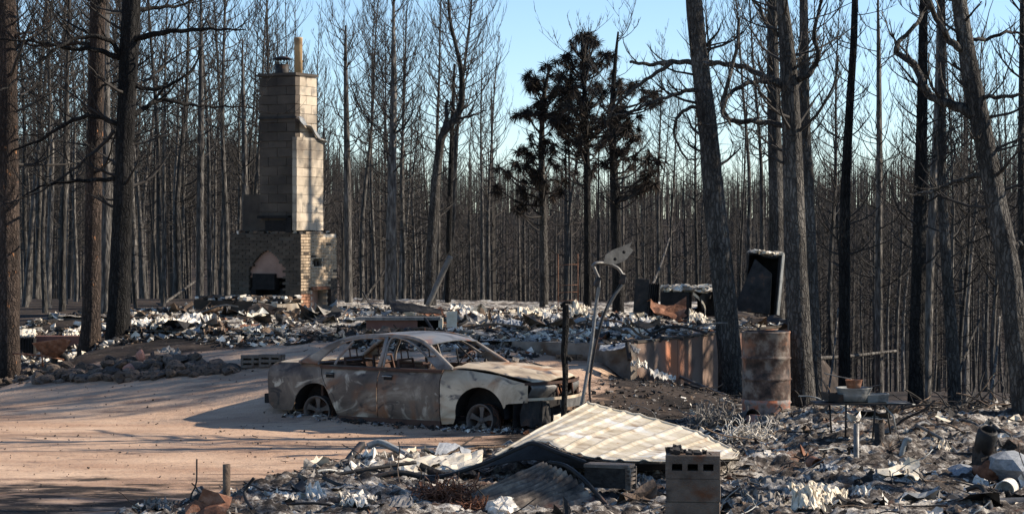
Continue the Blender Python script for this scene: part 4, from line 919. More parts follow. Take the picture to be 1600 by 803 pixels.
# ------------------------------------------------------------------ debris: beds, shards, crumpled scraps
def fg_mask(X, Y):                            # 1 inside the foreground debris field
    X = np.asarray(X, float); Y = np.asarray(Y, float)
    # left limit of the field as a function of depth
    lx = np.interp(Y, [18, 21.8, 24.4, 26.2, 27.2, 28.0, 29.2, 30.2, 31.2, 32.6], [-4.4, -3.7, -2.7, -2.0, -1.2, .1, .9, 1.7, 2.6, 3.8])
    n = .5*(fbm(X*1.3, Y*1.3, 3)-.47)*2
    return ss(X-lx+n, -.25, .55)*(1-ss(Y+n, 31.4, 33.0))
def fg_h(X, Y):
    X = np.asarray(X, float); Y = np.asarray(Y, float)
    h = .10+.32*(fbm(X*.7+2, Y*.7, 3)-.40)+.16*(fbm(X*2.6, Y*2.6, 3)-.45)
    h = h*(1-.75*np.exp(-((X-.3)/1.2)**2-((Y-22.2)/1.1)**2))
    return np.maximum(h, .015)
def dz(X, Y):
    m = float(fg_mask(X, Y)); return float(g(X, Y))+m*float(fg_h(X, Y))
def DP(x, y):                                 # the foreground debris point seen at a pixel
    Y = 17.0
    while Y < 45:
        p = P(x, y, Y)
        if p[2] <= dz(p[0], p[1]): break
        Y += .04
    return p
fx = np.arange(-6.5, 10.5, .04); fy = np.arange(17.5, 33.4, .045)
FX, FY = np.meshgrid(fx, fy, indexing='ij')
mk = fg_mask(FX, FY)
FZ = g(FX, FY)+mk*(fg_h(FX, FY)+.12*np.abs(fbm(FX*5, FY*5, 4)-.47)*2+.07*np.abs(fbm(FX*14+5, FY*14, 3)-.45)*2)-.05*(1-mk)-.03*(mk < .12)
mb = MB(); mb.grid(np.stack([FX, FY, FZ], -1)); o = mb.build('ash_and_rubble_ground', M['bed']); tag(o, kind='structure')

def patchy(r, n, mats, probs, XY):            # char gathers in patches, ash in others
    mi = r.choice(len(mats), n, p=probs)
    if len(mats) < 7: return mi
    nz = .6*vnoise(XY[:, 0]*.9+40, XY[:, 1]*.7+11)+.4*vnoise(XY[:, 0]*2.7, XY[:, 1]*2.2)
    sw = (nz > .5) & (mi <= 3) & (r.random(n) < .72); return np.where(sw, np.where(r.random(n) < .62, 4, np.where(r.random(n) < .5, 5, 2)), mi)
def shards(name, label, n, sampler, smin, smax, mats, probs, thick=(.08, .35), tilt=.5, seed=1, lift=.0):
    r = np.random.default_rng(seed)
    XY = sampler(n, r); n = len(XY)
    L = smin*(smax/smin)**(r.random(n)**1.7); Wd = L*r.uniform(.3, 1, n); Th = L*r.uniform(*thick, n)
    sg = np.array([(x, y, z) for z in (-.5, .5) for x, y in ((-.5, -.5), (.5, -.5), (.5, .5), (-.5, .5))])
    v = sg[None]*np.stack([L, Wd, Th], -1)[:, None]
    v = v+r.uniform(-.16, .16, v.shape)*L[:, None, None]*np.array([1, 1, .5])
    a = r.uniform(0, 6.28, n); t1 = r.normal(0, tilt, n); t2 = r.normal(0, tilt, n)
    ca, sa = np.cos(a), np.sin(a); c1, s1 = np.cos(t1), np.sin(t1); c2, s2 = np.cos(t2), np.sin(t2); O = np.zeros(n); I = np.ones(n)
    Rz = np.array([[ca, -sa, O], [sa, ca, O], [O, O, I]]).transpose(2, 0, 1); Rx = np.array([[I, O, O], [O, c1, -s1], [O, s1, c1]]).transpose(2, 0, 1); Ry = np.array([[c2, O, s2], [O, I, O], [-s2, O, c2]]).transpose(2, 0, 1)
    v = np.einsum('nij,nkj->nki', Rz@Rx@Ry, v)
    c = np.concatenate([XY, (XY[:, 2:]*0)], -1)[:, :3]
    v = v+c[:, None]+np.array([0, 0, 1])*(Th*.4+L*.12*np.abs(t1)+lift)[:, None, None]
    base = np.array([(0, 3, 2, 1), (4, 5, 6, 7), (0, 1, 5, 4), (1, 2, 6, 5), (2, 3, 7, 6), (3, 0, 4, 7)])
    b = MB(); b.v = [v.reshape(-1, 3)]; b.q = [(base[None]+np.arange(n)[:, None, None]*8).reshape(-1, 4)]; b.qm = [np.repeat(patchy(r, n, mats, probs, XY), 6)]; b.qs = [np.zeros(n*6)]
    return tag(b.build(name, [M[m] for m in mats]), label, None, kind='stuff')
def flakes(name, label, n, sampler, smin, smax, mats, probs, seed=1, curl=.5):
    """thin curled and crumpled sheets"""
    r = np.random.default_rng(seed); XY = sampler(n, r); n = len(XY); k = 5
    L = smin*(smax/smin)**(r.random(n)**1.8); A = r.uniform(.35, 1, n)
    u = np.linspace(-.5, .5, k); Uu, Vv = np.meshgrid(u, u, indexing='ij')
    v = np.zeros((n, k, k, 3)); v[..., 0] = Uu*L[:, None, None]; v[..., 1] = Vv*(L*A)[:, None, None]
    c1 = r.normal(0, curl, n)[:, None, None]; c2 = r.normal(0, curl, n)[:, None, None]
    v[..., 2] = L[:, None, None]*(c1*Uu**2*1.6+c2*Uu*Vv*1.6+r.normal(0, .085, (n, k, k)))
    v[..., :2] += r.normal(0, .05, (n, k, k, 2))*L[:, None, None, None]
    a = r.uniform(0, 6.28, n); t1 = r.normal(0, .28, n); ca, sa = np.cos(a), np.sin(a); c, s_ = np.cos(t1), np.sin(t1); O = np.zeros(n); I = np.ones(n)
    R_ = np.array([[ca, -sa, O], [sa, ca, O], [O, O, I]]).transpose(2, 0, 1)@np.array([[I, O, O], [O, c, -s_], [O, s_, c]]).transpose(2, 0, 1)
    v = np.einsum('nij,nabj->nabi', R_, v)+XY[:, None, None]; v[..., 2] += (L*(.06+.3*np.abs(s_)))[:, None, None]
    idx = np.arange(k*k).reshape(k, k); q = np.stack([idx[:-1, :-1], idx[1:, :-1], idx[1:, 1:], idx[:-1, 1:]], -1).reshape(-1, 4)
    b = MB(); b.v = [v.reshape(-1, 3)]; b.q = [(q[None]+np.arange(n)[:, None, None]*k*k).reshape(-1, 4)]; b.qm = [np.repeat(patchy(r, n, mats, probs, XY), len(q))]; b.qs = [np.zeros(n*len(q))]
    return tag(b.build(name, [M[m] for m in mats]), label, None, kind='stuff')
def s_fg(x0, x1, y0, y1, th=.45):
    def f(n, r):
        X = r.uniform(x0, x1, n*2); Y = r.uniform(y0, y1, n*2); m = fg_mask(X, Y); k = (m > th*r.random(n*2)*2) & (np.abs(X) < Y*.27+.5)
        k = k & ~((X > -.2) & (X < 2.3) & (Y > 23.0) & (Y < 26.2)) & ~((X > -.55) & (X < 1.15) & (Y > 20.8) & (Y < 23.4) & (r.random(n*2) < .8)); X, Y = X[k][:n], Y[k][:n]
        return np.stack([X, Y, g(X, Y)+fg_mask(X, Y)*fg_h(X, Y)], -1)
    return f
def s_pad(a0, a1, b0, b1):
    def f(n, r):
        a = r.uniform(a0, a1, n); b = r.uniform(b0, b1, n); xy = C0+a[:, None]*PA+b[:, None]*PB
        c = xy-np.array([CX, CY]); k = ~((np.abs(c[:, 0]+.3) < 1.3) & (c[:, 1] > -.6) & (c[:, 1] < 2.2)) & ~((a < 4.4) & (b > 10.4)) & ~((a > 8.2) & (b < 4.7))
        return np.concatenate([xy, (PADZ+pad_h(a, b))[:, None]], -1)[k]
    return f
def s_front(b0, b1, d0, d1):                # the skirt of rubble spilt in front of the pad edge
    def f(n, r):
        b = r.uniform(b0, b1, n); a = -d0-(d1-d0)*r.random(n)**1.8*(.4+.9*vnoise(b*.9, b*0+3)); xy = C0+a[:, None]*PA+b[:, None]*PB
        return np.concatenate([xy, g(xy[:, 0], xy[:, 1])[:, None]], -1)
    return f
ashm = ['white_ash', 'cream', 'grey_ash', 'blue_ash', 'dark', 'brown', 'rust']
shards('rubble', 'field of broken pale plaster, char and ash scraps over the burnt house floor', 22000, s_pad(0, 11, 0, 16), .018, .15, ashm, [.22, .17, .19, .005, .235, .16, .02], seed=2)
flakes('crumpled_sheets', 'pale crumpled sheet scraps strewn over the burnt house floor', 1300, s_pad(0, 8, 0, 15), .05, .24, ashm, [.34, .24, .14, .02, .16, .08, .02], seed=3, curl=.45)
shards('spilt_rubble', 'dark rubble spilt off the house floor onto the sandy yard', 3600, s_front(1.5, 10.6, -.5, .9), .025, .17, ashm, [.14, .05, .17, .07, .42, .13, .02], seed=4)
flakes('spilt_scraps', 'char-dark curled scraps along the edge of the sandy yard', 260, s_front(1.5, 10.6, -.6, .9), .08, .3, ashm, [.16, .06, .18, .10, .40, .08, .02], seed=5)
shards('foreground_rubble', 'countless ash-white and charred fragments covering the near debris field', 30000, s_fg(-5, 9, 18.5, 32.5), .010, .085, ashm, [.34, .08, .15, .02, .29, .11, .01], seed=6)
flakes('foreground_flakes', 'curled pale and grey sheet flakes lying in the near debris field', 4200, s_fg(-5, 9, 18.5, 32.3), .04, .24, ashm, [.33, .09, .24, .05, .22, .05, .02], seed=7, curl=.5)
# twigs, wire and cable tangled through the near field
def tangle(name, label, n, sampler, L, r, mats, seed, up=.3):
    rr = np.random.default_rng(seed); random.seed(seed); pts = sampler(n, rr); b = MB()
    for p in pts:
        d = np.array([U(-1, 1), U(-.6, .6), U(-.1, up)]); d /= np.linalg.norm(d); q = p+np.array([0, 0, .05]); P_ = [q]; l = L*U(.3, 1.2)
        for i in range(6):
            d = d+np.array([U(-.35, .35), U(-.35, .35), U(-.28, .22)]); d /= np.linalg.norm(d); q = q+d*l/6; q[2] = max(q[2], p[2]-.02); P_.append(q.copy())
        b.tube(P_, r*U(.6, 1.5), n=4, cap=False, m=random.randrange(len(mats)))
    return tag(b.build(name, [M[m] for m in mats]), label, None, kind='stuff')
tangle('wire_scraps', 'burnt wires, cable and thin strips threaded through the near debris', 420, s_fg(-4.5, 9, 18.5, 31.5), .42, .006, ['char_metal', 'brown', 'grey_metal', 'dark', 'char_metal'], 8)
tangle('charred_sticks', 'charred sticks and brush heaped at the forest edge behind the table', 300, s_fg(3.6, 9, 29.6, 32.4), .7, .011, ['dark', 'wood', 'twig', 'brown'], 9, up=.25)
flakes('sheet_metal_scraps', 'buckled dark and grey sheet-metal scraps among the rubble of the house floor', 120, s_pad(0, 7, 0, 14), .3, .95, ['grey_metal', 'char_metal', 'rust', 'brown', 'cream', 'grey_ash'], [.22, .26, .1, .16, .14, .12], seed=31, curl=.25)
flakes('near_metal_scraps', 'buckled dark and grey sheet-metal scraps in the near debris field', 110, s_fg(-4, 9, 19, 31.5), .16, .5, ['grey_metal', 'char_metal', 'rust', 'brown', 'cream', 'grey_ash'], [.2, .3, .1, .16, .12, .12], seed=32, curl=.25)
tangle('burnt_laths', 'charred laths and thin bars lying across the rubble of the house floor', 120, s_pad(0, 7, 0, 14), 1.3, .02, ['wood', 'char_metal', 'brown', 'grey_ash'], 33, up=.05)
tangle('near_laths', 'charred laths and thin pipes lying across the near debris field', 130, s_fg(-4, 9, 19, 31.5), .8, .013, ['wood', 'char_metal', 'brown', 'grey_metal'], 34, up=.05)
tangle('floor_wires', 'bent wires and strips standing out of the rubble on the house floor', 130, s_pad(0, 6, 0, 15), .6, .010, ['char_metal', 'brown', 'char_metal'], 10, up=.3)
def s_left(n, r):
    b = r.uniform(10.2, 16, n); a = r.uniform(-.2, 5.2, n); k = (vnoise(a*1.1+3, b*.8) > .38) | (b < 11.6); xy = (C0+a[:, None]*PA+b[:, None]*PB)[k]
    return np.concatenate([xy, g(xy[:, 0], xy[:, 1])[:, None]], -1)
shards('left_rubble', 'low scatter of ash and char between the left trunks', 3200, s_left, .03, .22, ashm, [.30, .12, .18, .03, .26, .10, .01], seed=15)
flakes('left_scraps', 'pale crumpled scraps between the left trunks', 120, s_left, .08, .3, ashm, [.34, .16, .18, .05, .2, .06, .01], seed=16)
def s_yard(n, r):
    X = r.uniform(-9, 1.0, n); Y = r.uniform(21.5, 40, n); return np.stack([X, Y, g(X, Y)], -1)
shards('pebbles', 'small dark pebbles and bark chips on the sandy drive', 2600, s_yard, .005, .032, ['dark', 'brown', 'rock', 'grey_ash'], [.4, .3, .2, .1], seed=12, thick=(.3, .6))
tangle('fallen_twigs', 'a few fallen burnt twigs on the sandy drive', 50, lambda n, r: s_yard(n, r)-np.array([0, 0, .045]), .22, .006, ['dark', 'twig'], 13, up=-.1)
def s_car(n, r):
    u = r.uniform(-.6, 3.8, n); v = -(.75+.35*r.random(n)**1.5)*np.where(r.random(n) < .7, 1, r.uniform(0, 1, n)); o = np.array([car.location[0], car.location[1]])
    xy = o+u[:, None]*np.array([math.cos(TH), -math.sin(TH)])+v[:, None]*np.array([math.sin(TH), math.cos(TH)]); return np.concatenate([xy, g(xy[:, 0], xy[:, 1])[:, None]], -1)
def s_mound(n, r):
    X = r.uniform(.3, 5.5, n); Y = r.uniform(31, 38, n); e = -((X-C0[0])*PB[0]+(Y-C0[1])*PB[1]); k = (Y < 34.6+(X-1.94)*1.9) & (e > -2); X, Y = X[k], Y[k]; return np.stack([X, Y, g(X, Y)], -1)
shards('burnt_litter', 'char crumbs and ash litter on the dark ground before the basement wall', 5200, s_mound, .008, .075, ['dark', 'brown', 'grey_ash', 'white_ash'], [.5, .22, .2, .08], seed=18)
tangle('burnt_twigs', 'burnt twigs on the dark ground before the basement wall', 70, s_mound, .5, .008, ['dark', 'twig', 'brown'], 19, up=0)
shards('car_ash', 'ash, glass crumbs and drips lying along the foot of the burnt car', 1100, s_car, .012, .09, ashm, [.2, .05, .3, .05, .33, .05, .02], seed=14)

# ------------------------------------------------------------------ the things one can point to
def px_m(Y): return Y/F
M['pier'] = mat('brown_stained_block', [(.05, .039, .03), (.12, .096, .075), (.20, .165, .13)], scale=3.2, bump=.7, bscale=50, extra=[((.11, .05, .025), 5, .52, .66), ((.02, .018, .016), 3, .56, .7)])
M['dull_plate'] = mat('dull_dark_plate', [(.05, .048, .045), (.14, .135, .125)], scale=6, rough=.6, metal=.3, bump=.2)
def post(name, label, cat, x, y0, y1, w, mt, Y=None, lean=0, n=14, seg=2, hole=False):
    p = DP(x, y1); Y = p[1]; t = thing(name, label, cat, p); b = MB(); h = (y1-y0)*Y/F; r = w/2*Y/F
    b.lathe([(r, -.25), (r, h), (r*.82, h), (r*.8, h-.12), (0, h-.12)], n); o = b.build('shaft', M[mt], t)
    t.rotation_euler = (0, lean, 0); return t, r, h
# --- concrete block pier
Yp = 18.4; pp_ = P(1083, 803, Yp)
t = thing('block_pier', 'square pier of stacked scorched concrete blocks cut by the bottom edge, nearest to the camera', 'pier', (pp_[0], Yp, 0), -math.radians(6))
ztp = H-(707-HZ)*Yp/F; wp = 84*Yp/F; bh = .203
def cored(mb, w, d, h, z, face=True):
    # block lying on its side: three cores open to the front near the top edge
    fr = .055; n = 3; gap = .045; cw = (w-.11-gap*(n-1))/n; hb = h*.30; y0 = -d/2
    mb.box((0, y0+d/2, z+h-.035), (w, d, .07)); mb.box((0, y0+d/2, z+(h-.07-hb)/2), (w, d, h-.07-hb))
    zc = z+h-.07-hb/2
    xs_ = [-w/2]; 
    for i in range(n+1):
        if i == 0: a, b_ = -w/2, -w/2+fr
        elif i == n: a, b_ = w/2-fr, w/2
        else: a = -w/2+fr+i*cw+(i-1)*gap; b_ = a+gap
        mb.box(((a+b_)/2, 0, zc), (b_-a, d-.002, hb-.002))
    mb.box((0, .12, zc), (w-.01, d-.26, hb-.004), m=1)  # black filler: the shade inside the cores put in as colour
b = MB(); cored(b, wp, .4, bh-.006, ztp-bh); b.build('concrete_block', [M['pier'], M['soot']], t)
for k in range(1, 6):
    b = MB(); b.box((U(-.004, .004), U(-.004, .004), ztp-bh*(k+.5)), (wp, .4, bh-.008), jit=.003); b.build('concrete_block', M['pier'], t)
b = MB(); b.box((0, 0, ztp-bh*3.35), (wp-.03, .37, bh*4.6)); b.build('mortar_bed', M['mortar_soot_shade'], t)
b = MB()
for k in range(26): b.box((-wp/2+U(0, .13) if k < 16 else U(-wp/2, wp/2), U(-.15, .1), ztp+U(0, .05 if k < 16 else .01)), (U(.02, .07), U(.02, .05), U(.015, .05)), rot=rotx(U(-.6, .6)), jit=.01)
tag(b.build('burnt_lumps', M['dark'], t), kind='stuff')
# curled strap on its right side
c0 = P(1108, 712, Yp-.02)
t = thing('metal_strap', 'curled black metal strap hanging on the right side of the block pier', 'strap', c0)
b = MB(); pts = [P(x, y, Yp-.12)-c0 for x, y in ((1108, 707), (1118, 714), (1130, 720), (1137, 732), (1131, 742), (1121, 741))]; b.tube(spline(pts, 16), .018, n=4, flat=(.35, 1.3, (0, 1, 0))); b.build('strap', M['char_metal'], t)
# --- big pale corrugated panel
def surf(px, thick=.012, sub=1, corr=0, wave=0, axis_=1, nu=60, nv=14):
    """px rows: list of rows, each a list of (x, y, Y); bilinear through splines"""
    rows = [spline([P(*q) for q in row], nu) for row in px]; rows = np.array(rows)           # (k,nu,3)
    out = np.array([spline(rows[:, i], nv) for i in range(nu)])                               # (nu,nv,3)
    return out
c0 = P(1000, 700, 25); c0[2] = dz(c0[0], c0[1])
t = thing('roof_panel', 'large pale ribbed sheet-metal panel sagging over the near debris, its left end peaked', 'metal panel', c0)
rowsA = [[(917, 631, 26.3), (958, 641, 26.3), (1010, 654, 26.2), (1080, 674, 26.0), (1120, 692, 25.8), (1156, 709, 25.4)],
         [(840, 674, 25.2), (896, 667, 25.0), (945, 679, 24.9), (1015, 696, 24.7), (1080, 706, 24.6), (1153, 713, 24.8)],
         [(772, 713, 24.4), (838, 690, 23.8), (890, 707, 23.5), (955, 719, 23.3), (1040, 721, 23.3), (1150, 716, 24.2)]]
Gd = surf(rowsA, nu=150, nv=24)
ribs = 11; uu = np.linspace(0, 1, 150)
prof = np.clip(np.abs(((uu*ribs) % 1)-.5)*2-.62, 0, .3)/.3
dent = (fbm(uu[:, None]*5+np.zeros((1, 24)), np.linspace(0, 4, 24)[None]+np.zeros((150, 1)), 3)-.45)*.045
Gd = Gd.copy(); Gd[..., 2] += (prof*.020)[:, None]+dent*np.minimum(1, 4*np.linspace(0, 1, 24)*(1-np.linspace(0, 1, 24))+.15)[None]
b = MB(); b.grid((Gd-c0), thick=.008, sm=0); b.build('ribbed_sheet', M['panel'], t)
edge = Gd[:, 0]-c0; b = MB(); b.tube(edge[::6]+np.array([0, 0, .012]), .022, n=4); b.build('edge_flange', M['cream'], t)
# dark folded underside and trim
rowsB = [[(772, 716, 24.4), (838, 692, 23.75), (890, 709, 23.45), (955, 721, 23.25), (1040, 723, 23.25), (1140, 719, 24.1)],
         [(700, 745, 24.2), (800, 722, 23.7), (850, 720, 23.5), (940, 735, 23.4), (1040, 732, 23.4), (1135, 726, 24.2)]]
Gd2 = surf(rowsB, nu=50, nv=6)-c0; b = MB(); b.grid(Gd2, thick=.01); b.build('folded_edge', M['soot'], t)
def reground(rows):
    flat_ = [q for r_ in rows for q in r_]; lo = max(flat_, key=lambda q: q[1])
    if lo[1] < 655 or lo[2] > 32: return rows
    dY = DP(lo[0], min(lo[1], 830))[1]-lo[2]
    return [[(q[0], q[1], q[2]+dY) for q in r_] for r_ in rows]
def beam(name, label, cat, px, w, mt, flat=None, group=None, n=4, ww=None, gnd=True):
    px = reground([px])[0] if gnd else px
    p0 = P(*px[0]); t = thing(name, label, cat, (P(*px[len(px)//2])[0], P(*px[len(px)//2])[1], dz(*P(*px[len(px)//2])[:2])), 0, group); off = np.array(t.location)
    pts = spline([P(*q)-off for q in px], 6*len(px)); b = MB(); Yc = px[0][2]
    rr = (np.linspace(w, ww, len(pts)) if ww else w)
    b.tube(pts, rr/2*Yc/F*(1.25 if n == 4 else 1), n=n, flat=flat); b.build('member', M[mt], t); return t, off
beam('roof_trim', 'long black bent metal trim sweeping up to the folded peak of the pale panel', 'metal trim', [(655, 745, 23.2), (700, 742, 23.1), (760, 722, 23.1), (810, 700, 23.1), (834, 692, 23.1), (870, 706, 23.0), (915, 722, 23.0)], 12, 'char_metal', flat=(.5, 1.2, (0, 1, 0)), gnd=False)
beam('roof_trim', 'thin black curved rail running down from the dark ribbed sheet toward the bottom edge', 'metal trim', [(858, 722, 22.3), (885, 728, 22.2), (915, 752, 22.0), (945, 785, 21.8), (975, 815, 21.5)], 6, 'char_metal', gnd=False)
beam('charred_beam', 'black charred beam lying under the left end of the pale panel', 'beam', [(655, 728, 24), (690, 742, 24), (730, 752, 23.9), (780, 762, 23.6)], 14, 'wood', gnd=False)
# dark ribbed sheet in front
c0 = P(850, 770, 22); c0[2] = dz(c0[0], c0[1])
t = thing('ribbed_sheet', 'dark burnt corrugated sheet sloping down in front of the pale panel', 'metal sheet', c0)
rowsC = [[(848, 722, 22.4), (882, 738, 22.3), (925, 775, 22.1), (975, 830, 21.6)], [(800, 745, 22.1), (830, 770, 21.9), (860, 795, 21.8), (905, 840, 21.4)], [(736, 773, 21.9), (750, 800, 21.6), (780, 825, 21.4), (820, 860, 21.1)]]
Gd = surf(rowsC, nu=110, nv=20); uu = np.linspace(0, 1, 110); Gd[..., 2] += (.022*np.sin(uu*2*math.pi*15))[:, None]; Gd[..., 2] += .05*(fbm(uu[:, None]*6+np.zeros((1, 20)), np.linspace(0, 5, 20)[None]+np.zeros((110, 1)), 3)-.45)
M['ribbed'] = mat('scorched_ribbed_metal', [(.03, .025, .022), (.14, .11, .085), (.33, .27, .2)], scale=4, rough=.7, bump=.4, contrast=(.36, .68), extra=[((.1, .045, .03), 3, .54, .66)])
b = MB(); b.grid(Gd-c0, thick=.006, sm=0); b.build('corrugated_sheet', M['ribbed'], t)
# box-like block with slots at the right of it
p = P(952, 762, 22.6)
t = thing('slotted_block', 'charred brown block with a slotted end lying right of the dark ribbed sheet', 'block', p, -.35)
s_ = 22.9/F; b = MB(); b.box((0, 0, 17*s_), (70*s_, .22, 32*s_), jit=.006); b.build('block_body', M['wood'], t)
b = MB(); b.box((.02*s_, 0, 35*s_), (72*s_, .24, 5*s_)); b.build('block_top', M['block_grey'], t)
b = MB()
for k in range(4): b.box((36*s_, 0, (9+k*6.5)*s_), (4*s_, .24, 3.2*s_))
b.box((35*s_, -.11, 17*s_), (8*s_, .02, 34*s_)); b.box((35*s_, .11, 17*s_), (8*s_, .02, 34*s_)); b.build('slotted_end', M['block_grey'], t)
# --- grey sheet metal and beams left of the pale panel
def sheet(name, label, cat, px, mt, thick=.012, nu=14, nv=8, crump=.02, parts='folded_sheet', seed=0, bend=0):
    px = reground(px); G_ = surf(px, nu=nu, nv=nv); c = G_.reshape(-1, 3).mean(0); c[2] = min(G_[..., 2].min(), c[2]); t = thing(name, label, cat, c); r = np.random.default_rng(seed)
    G_ = G_-c; G_[..., 2] += crump*r.normal(0, 1, G_.shape[:2]); G_[..., 1] += crump*r.normal(0, 1, G_.shape[:2]); b = MB(); b.grid(G_, thick=thick, sm=0); b.build(parts, M[mt], t); return t
sheet('bent_sheet', 'folded bluish grey sheet-metal box panel propped left of the pale panel', 'sheet metal', [[(686, 692, 26.2), (712, 694, 26.2), (722, 700, 26.2)], [(680, 706, 25.9), (700, 713, 25.9), (716, 714, 25.9)], [(678, 718, 25.6), (696, 716, 25.6), (712, 716, 25.6)]], 'blue_ash', crump=.004)
sheet('bent_sheet', 'small grey triangular plate with a round hole beside the folded box panel', 'sheet metal', [[(718, 698, 26.2), (736, 704, 26.2)], [(718, 712, 25.9), (728, 726, 25.8)]], 'blue_ash', crump=.003, nu=6, nv=6)
beam('bent_duct', 'pale ash-coated bent duct leaning from the black post toward the grey box panel', 'duct', [(574, 697, 26.5), (592, 691, 26.5), (615, 700, 26.4), (650, 718, 26.2)], 11, 'grey_metal', ww=8)
beam('charred_beam', 'short black angle iron standing askew at the left end of the near debris', 'beam', [(532, 738, 25.0), (548, 715, 25.5), (566, 694, 26.0)], 11, 'char_metal')
beam('charred_beam', 'long thin black bar lying along the left edge of the near debris', 'beam', [(452, 753, 24.6), (520, 742, 24.8), (590, 730, 25.0), (650, 722, 25.2)], 6, 'char_metal')
beam('charred_beam', 'black square tube with a cut end lying over the debris below the grey panels', 'beam', [(562, 752, 23.6), (620, 738, 23.7), (660, 745, 23.7), (682, 752, 23.6)], 9, 'char_metal')
beam('bent_pipe', 'thin brown bent pipe below the black bars at lower left', 'pipe', [(505, 746, 23.6), (530, 757, 23.4), (556, 762, 23.3), (562, 772, 23.1)], 6, 'char_metal', n=8)
beam('charred_beam', 'thick charred plank lying level beneath the long duct', 'beam', [(580, 734, 25.3), (620, 732, 25.3), (655, 730, 25.3)], 8, 'brown')
post('timber_stub', 'short brown timber stub standing at the left tip of the pale panel', 'post', 762, 702, 723, 13, 'brown', Y=24.5, n=4)
sheet('ash_slab', 'bright cream slab of ash-caked board left of the pale panel', 'slab', [[(610, 722, 27), (680, 716, 27), (755, 706, 27)], [(640, 745, 26), (690, 738, 26), (752, 728, 26)]], 'cream', thick=.03, crump=.012, seed=4)
sheet('crumpled_scrap', 'bright white crumpled scrap beside the short angle iron', 'scrap', [[(548, 716, 26.4), (580, 708, 26.4), (600, 714, 26.4)], [(545, 735, 25.6), (585, 738, 25.6), (622, 730, 25.8)]], 'white_ash', crump=.05, seed=5)
sheet('crumpled_scrap', 'large pale crumpled lump in the lower left debris', 'scrap', [[(478, 765, 22.6), (494, 758, 22.7), (508, 772, 22.6)], [(480, 782, 22.2), (498, 788, 22.2), (512, 784, 22.2)]], 'white_ash', crump=.035, nu=10, seed=6)
sheet('crumpled_scrap', 'dark grey slab tilted in the debris near the bottom, left of the ribbed sheet', 'scrap', [[(598, 782, 22.4), (640, 770, 22.6)], [(590, 806, 21.8), (650, 790, 22.0)]], 'grey_ash', crump=.01, seed=7)
sheet('crumpled_scrap', 'small white block-like lump at the bottom left of the ribbed sheet', 'scrap', [[(770, 792, 21.2), (795, 787, 21.3)], [(775, 808, 20.9), (806, 804, 21.0)]], 'white_ash', crump=.012, thick=.08, seed=8)
sheet('crumpled_scrap', 'grey flat plate leaning at the far left of the near debris', 'scrap', [[(305, 763, 23.0), (316, 760, 23.1)], [(298, 780, 22.7), (325, 782, 22.7)]], 'grey_ash', crump=.004, seed=9)
beam('charred_beam', 'short black stick leaning on the grey plate at far left of the debris', 'beam', [(314, 760, 22.9), (332, 783, 22.6)], 4, 'char_metal')
post('steel_post', 'upright rusty brown pipe post at the left end of the near debris', 'post', 354, 725, 795, 12, 'brown', Y=22.6)
beam('bent_rod', 'thin black bent rod standing right of the rusty pipe post', 'rod', [(397, 746, 22.6), (389, 756, 22.6), (382, 768, 22.6), (384, 780, 22.5), (394, 795, 22.3), (396, 815, 22.0)], 5, 'char_metal', n=8)
# rusty tangle by the ribbed sheet
def wire_ball(name, label, cat, x, y, wpx, hpx, mt, n=90, r=.006, seed=0, Y=None):
    p = DP(x, y); random.seed(seed); t = thing(name, label, cat, p); b = MB(); sx, sz = wpx/2*p[1]/F, hpx*p[1]/F
    for k in range(n):
        q = np.array([U(-1, 1)*sx*.8, U(-1, 1)*sx*.6, U(0, .8)*sz]); d = np.array([U(-1, 1), U(-1, 1), U(-.3, 1)]); P_ = [q]
        for i in range(6): d = d+np.array([U(-.7, .7), U(-.7, .7), U(-.7, .6)]); d /= np.linalg.norm(d); q = q+d*sx*.16; q[2] = abs(q[2]); P_.append(q.copy())
        b.tube(P_, r*U(.6, 1.4), n=3, cap=False)
    tag(b.build('wire_tangle', M[mt], t), kind='stuff'); return t
wire_ball('rusty_wire_heap', 'dense rust-red wire heap left of the dark ribbed sheet', 'wire heap', 695, 790, 90, 26, 'rust', n=260, seed=1, Y=22.3)
wire_ball('rusty_wire_heap', 'smaller rusty spring tangle at the bottom below the rust-red heap', 'wire heap', 735, 803, 50, 20, 'rust', n=120, seed=2, Y=21.5)
wire_ball('pale_wire_heap', 'pale frayed wire and insulation heap in front of the fallen drum', 'wire heap', 1120, 672, 80, 26, 'grey_ash', n=240, seed=3, Y=28.3)
wire_ball('pale_wire_heap', 'pale frayed heap right of the peak end of the pale panel', 'wire heap', 1165, 690, 70, 22, 'white_ash', n=160, seed=4, Y=27.5)
# --- rusted drum
Yd = 30.2; p = P(1197, 655, Yd)
t = thing('steel_drum', 'tall open rusted steel drum standing before the dark trunk at right', 'barrel', (p[0], p[1], p[2]-.02)); r = 37.5*Yd/F; hb = 140*Yd/F
M['drum'] = mat('patchy_rusted_drum', [(.025, .018, .015), (.085, .052, .038), (.19, .155, .125)], scale=5.5, rough=.65, bump=.25, bscale=30, contrast=(.36, .62), extra=[((.30, .13, .07), 1.9, .55, .66), ((.03, .024, .02), 2.4, .60, .70)])
M['drum_orange'] = mat('orange_heat_rust', [(.10, .085, .075), (.23, .2, .18), (.36, .12, .06)], scale=5, rough=.75, bump=.3, contrast=(.38, .6))
zs = [(0, 1), (.012, 1.03), (.03, 1), (.195, 1), (.212, 1.055), (.23, 1), (.245, 1), (.45, 1), (.455, 1), (.468, 1.055), (.485, 1), (.69, 1), (.705, 1.055), (.72, 1), (.73, 1), (.975, 1), (.985, 1.025), (1, 1.02), (1.0, .97), (.98, .955), (.4, .95), (.02, .93)]
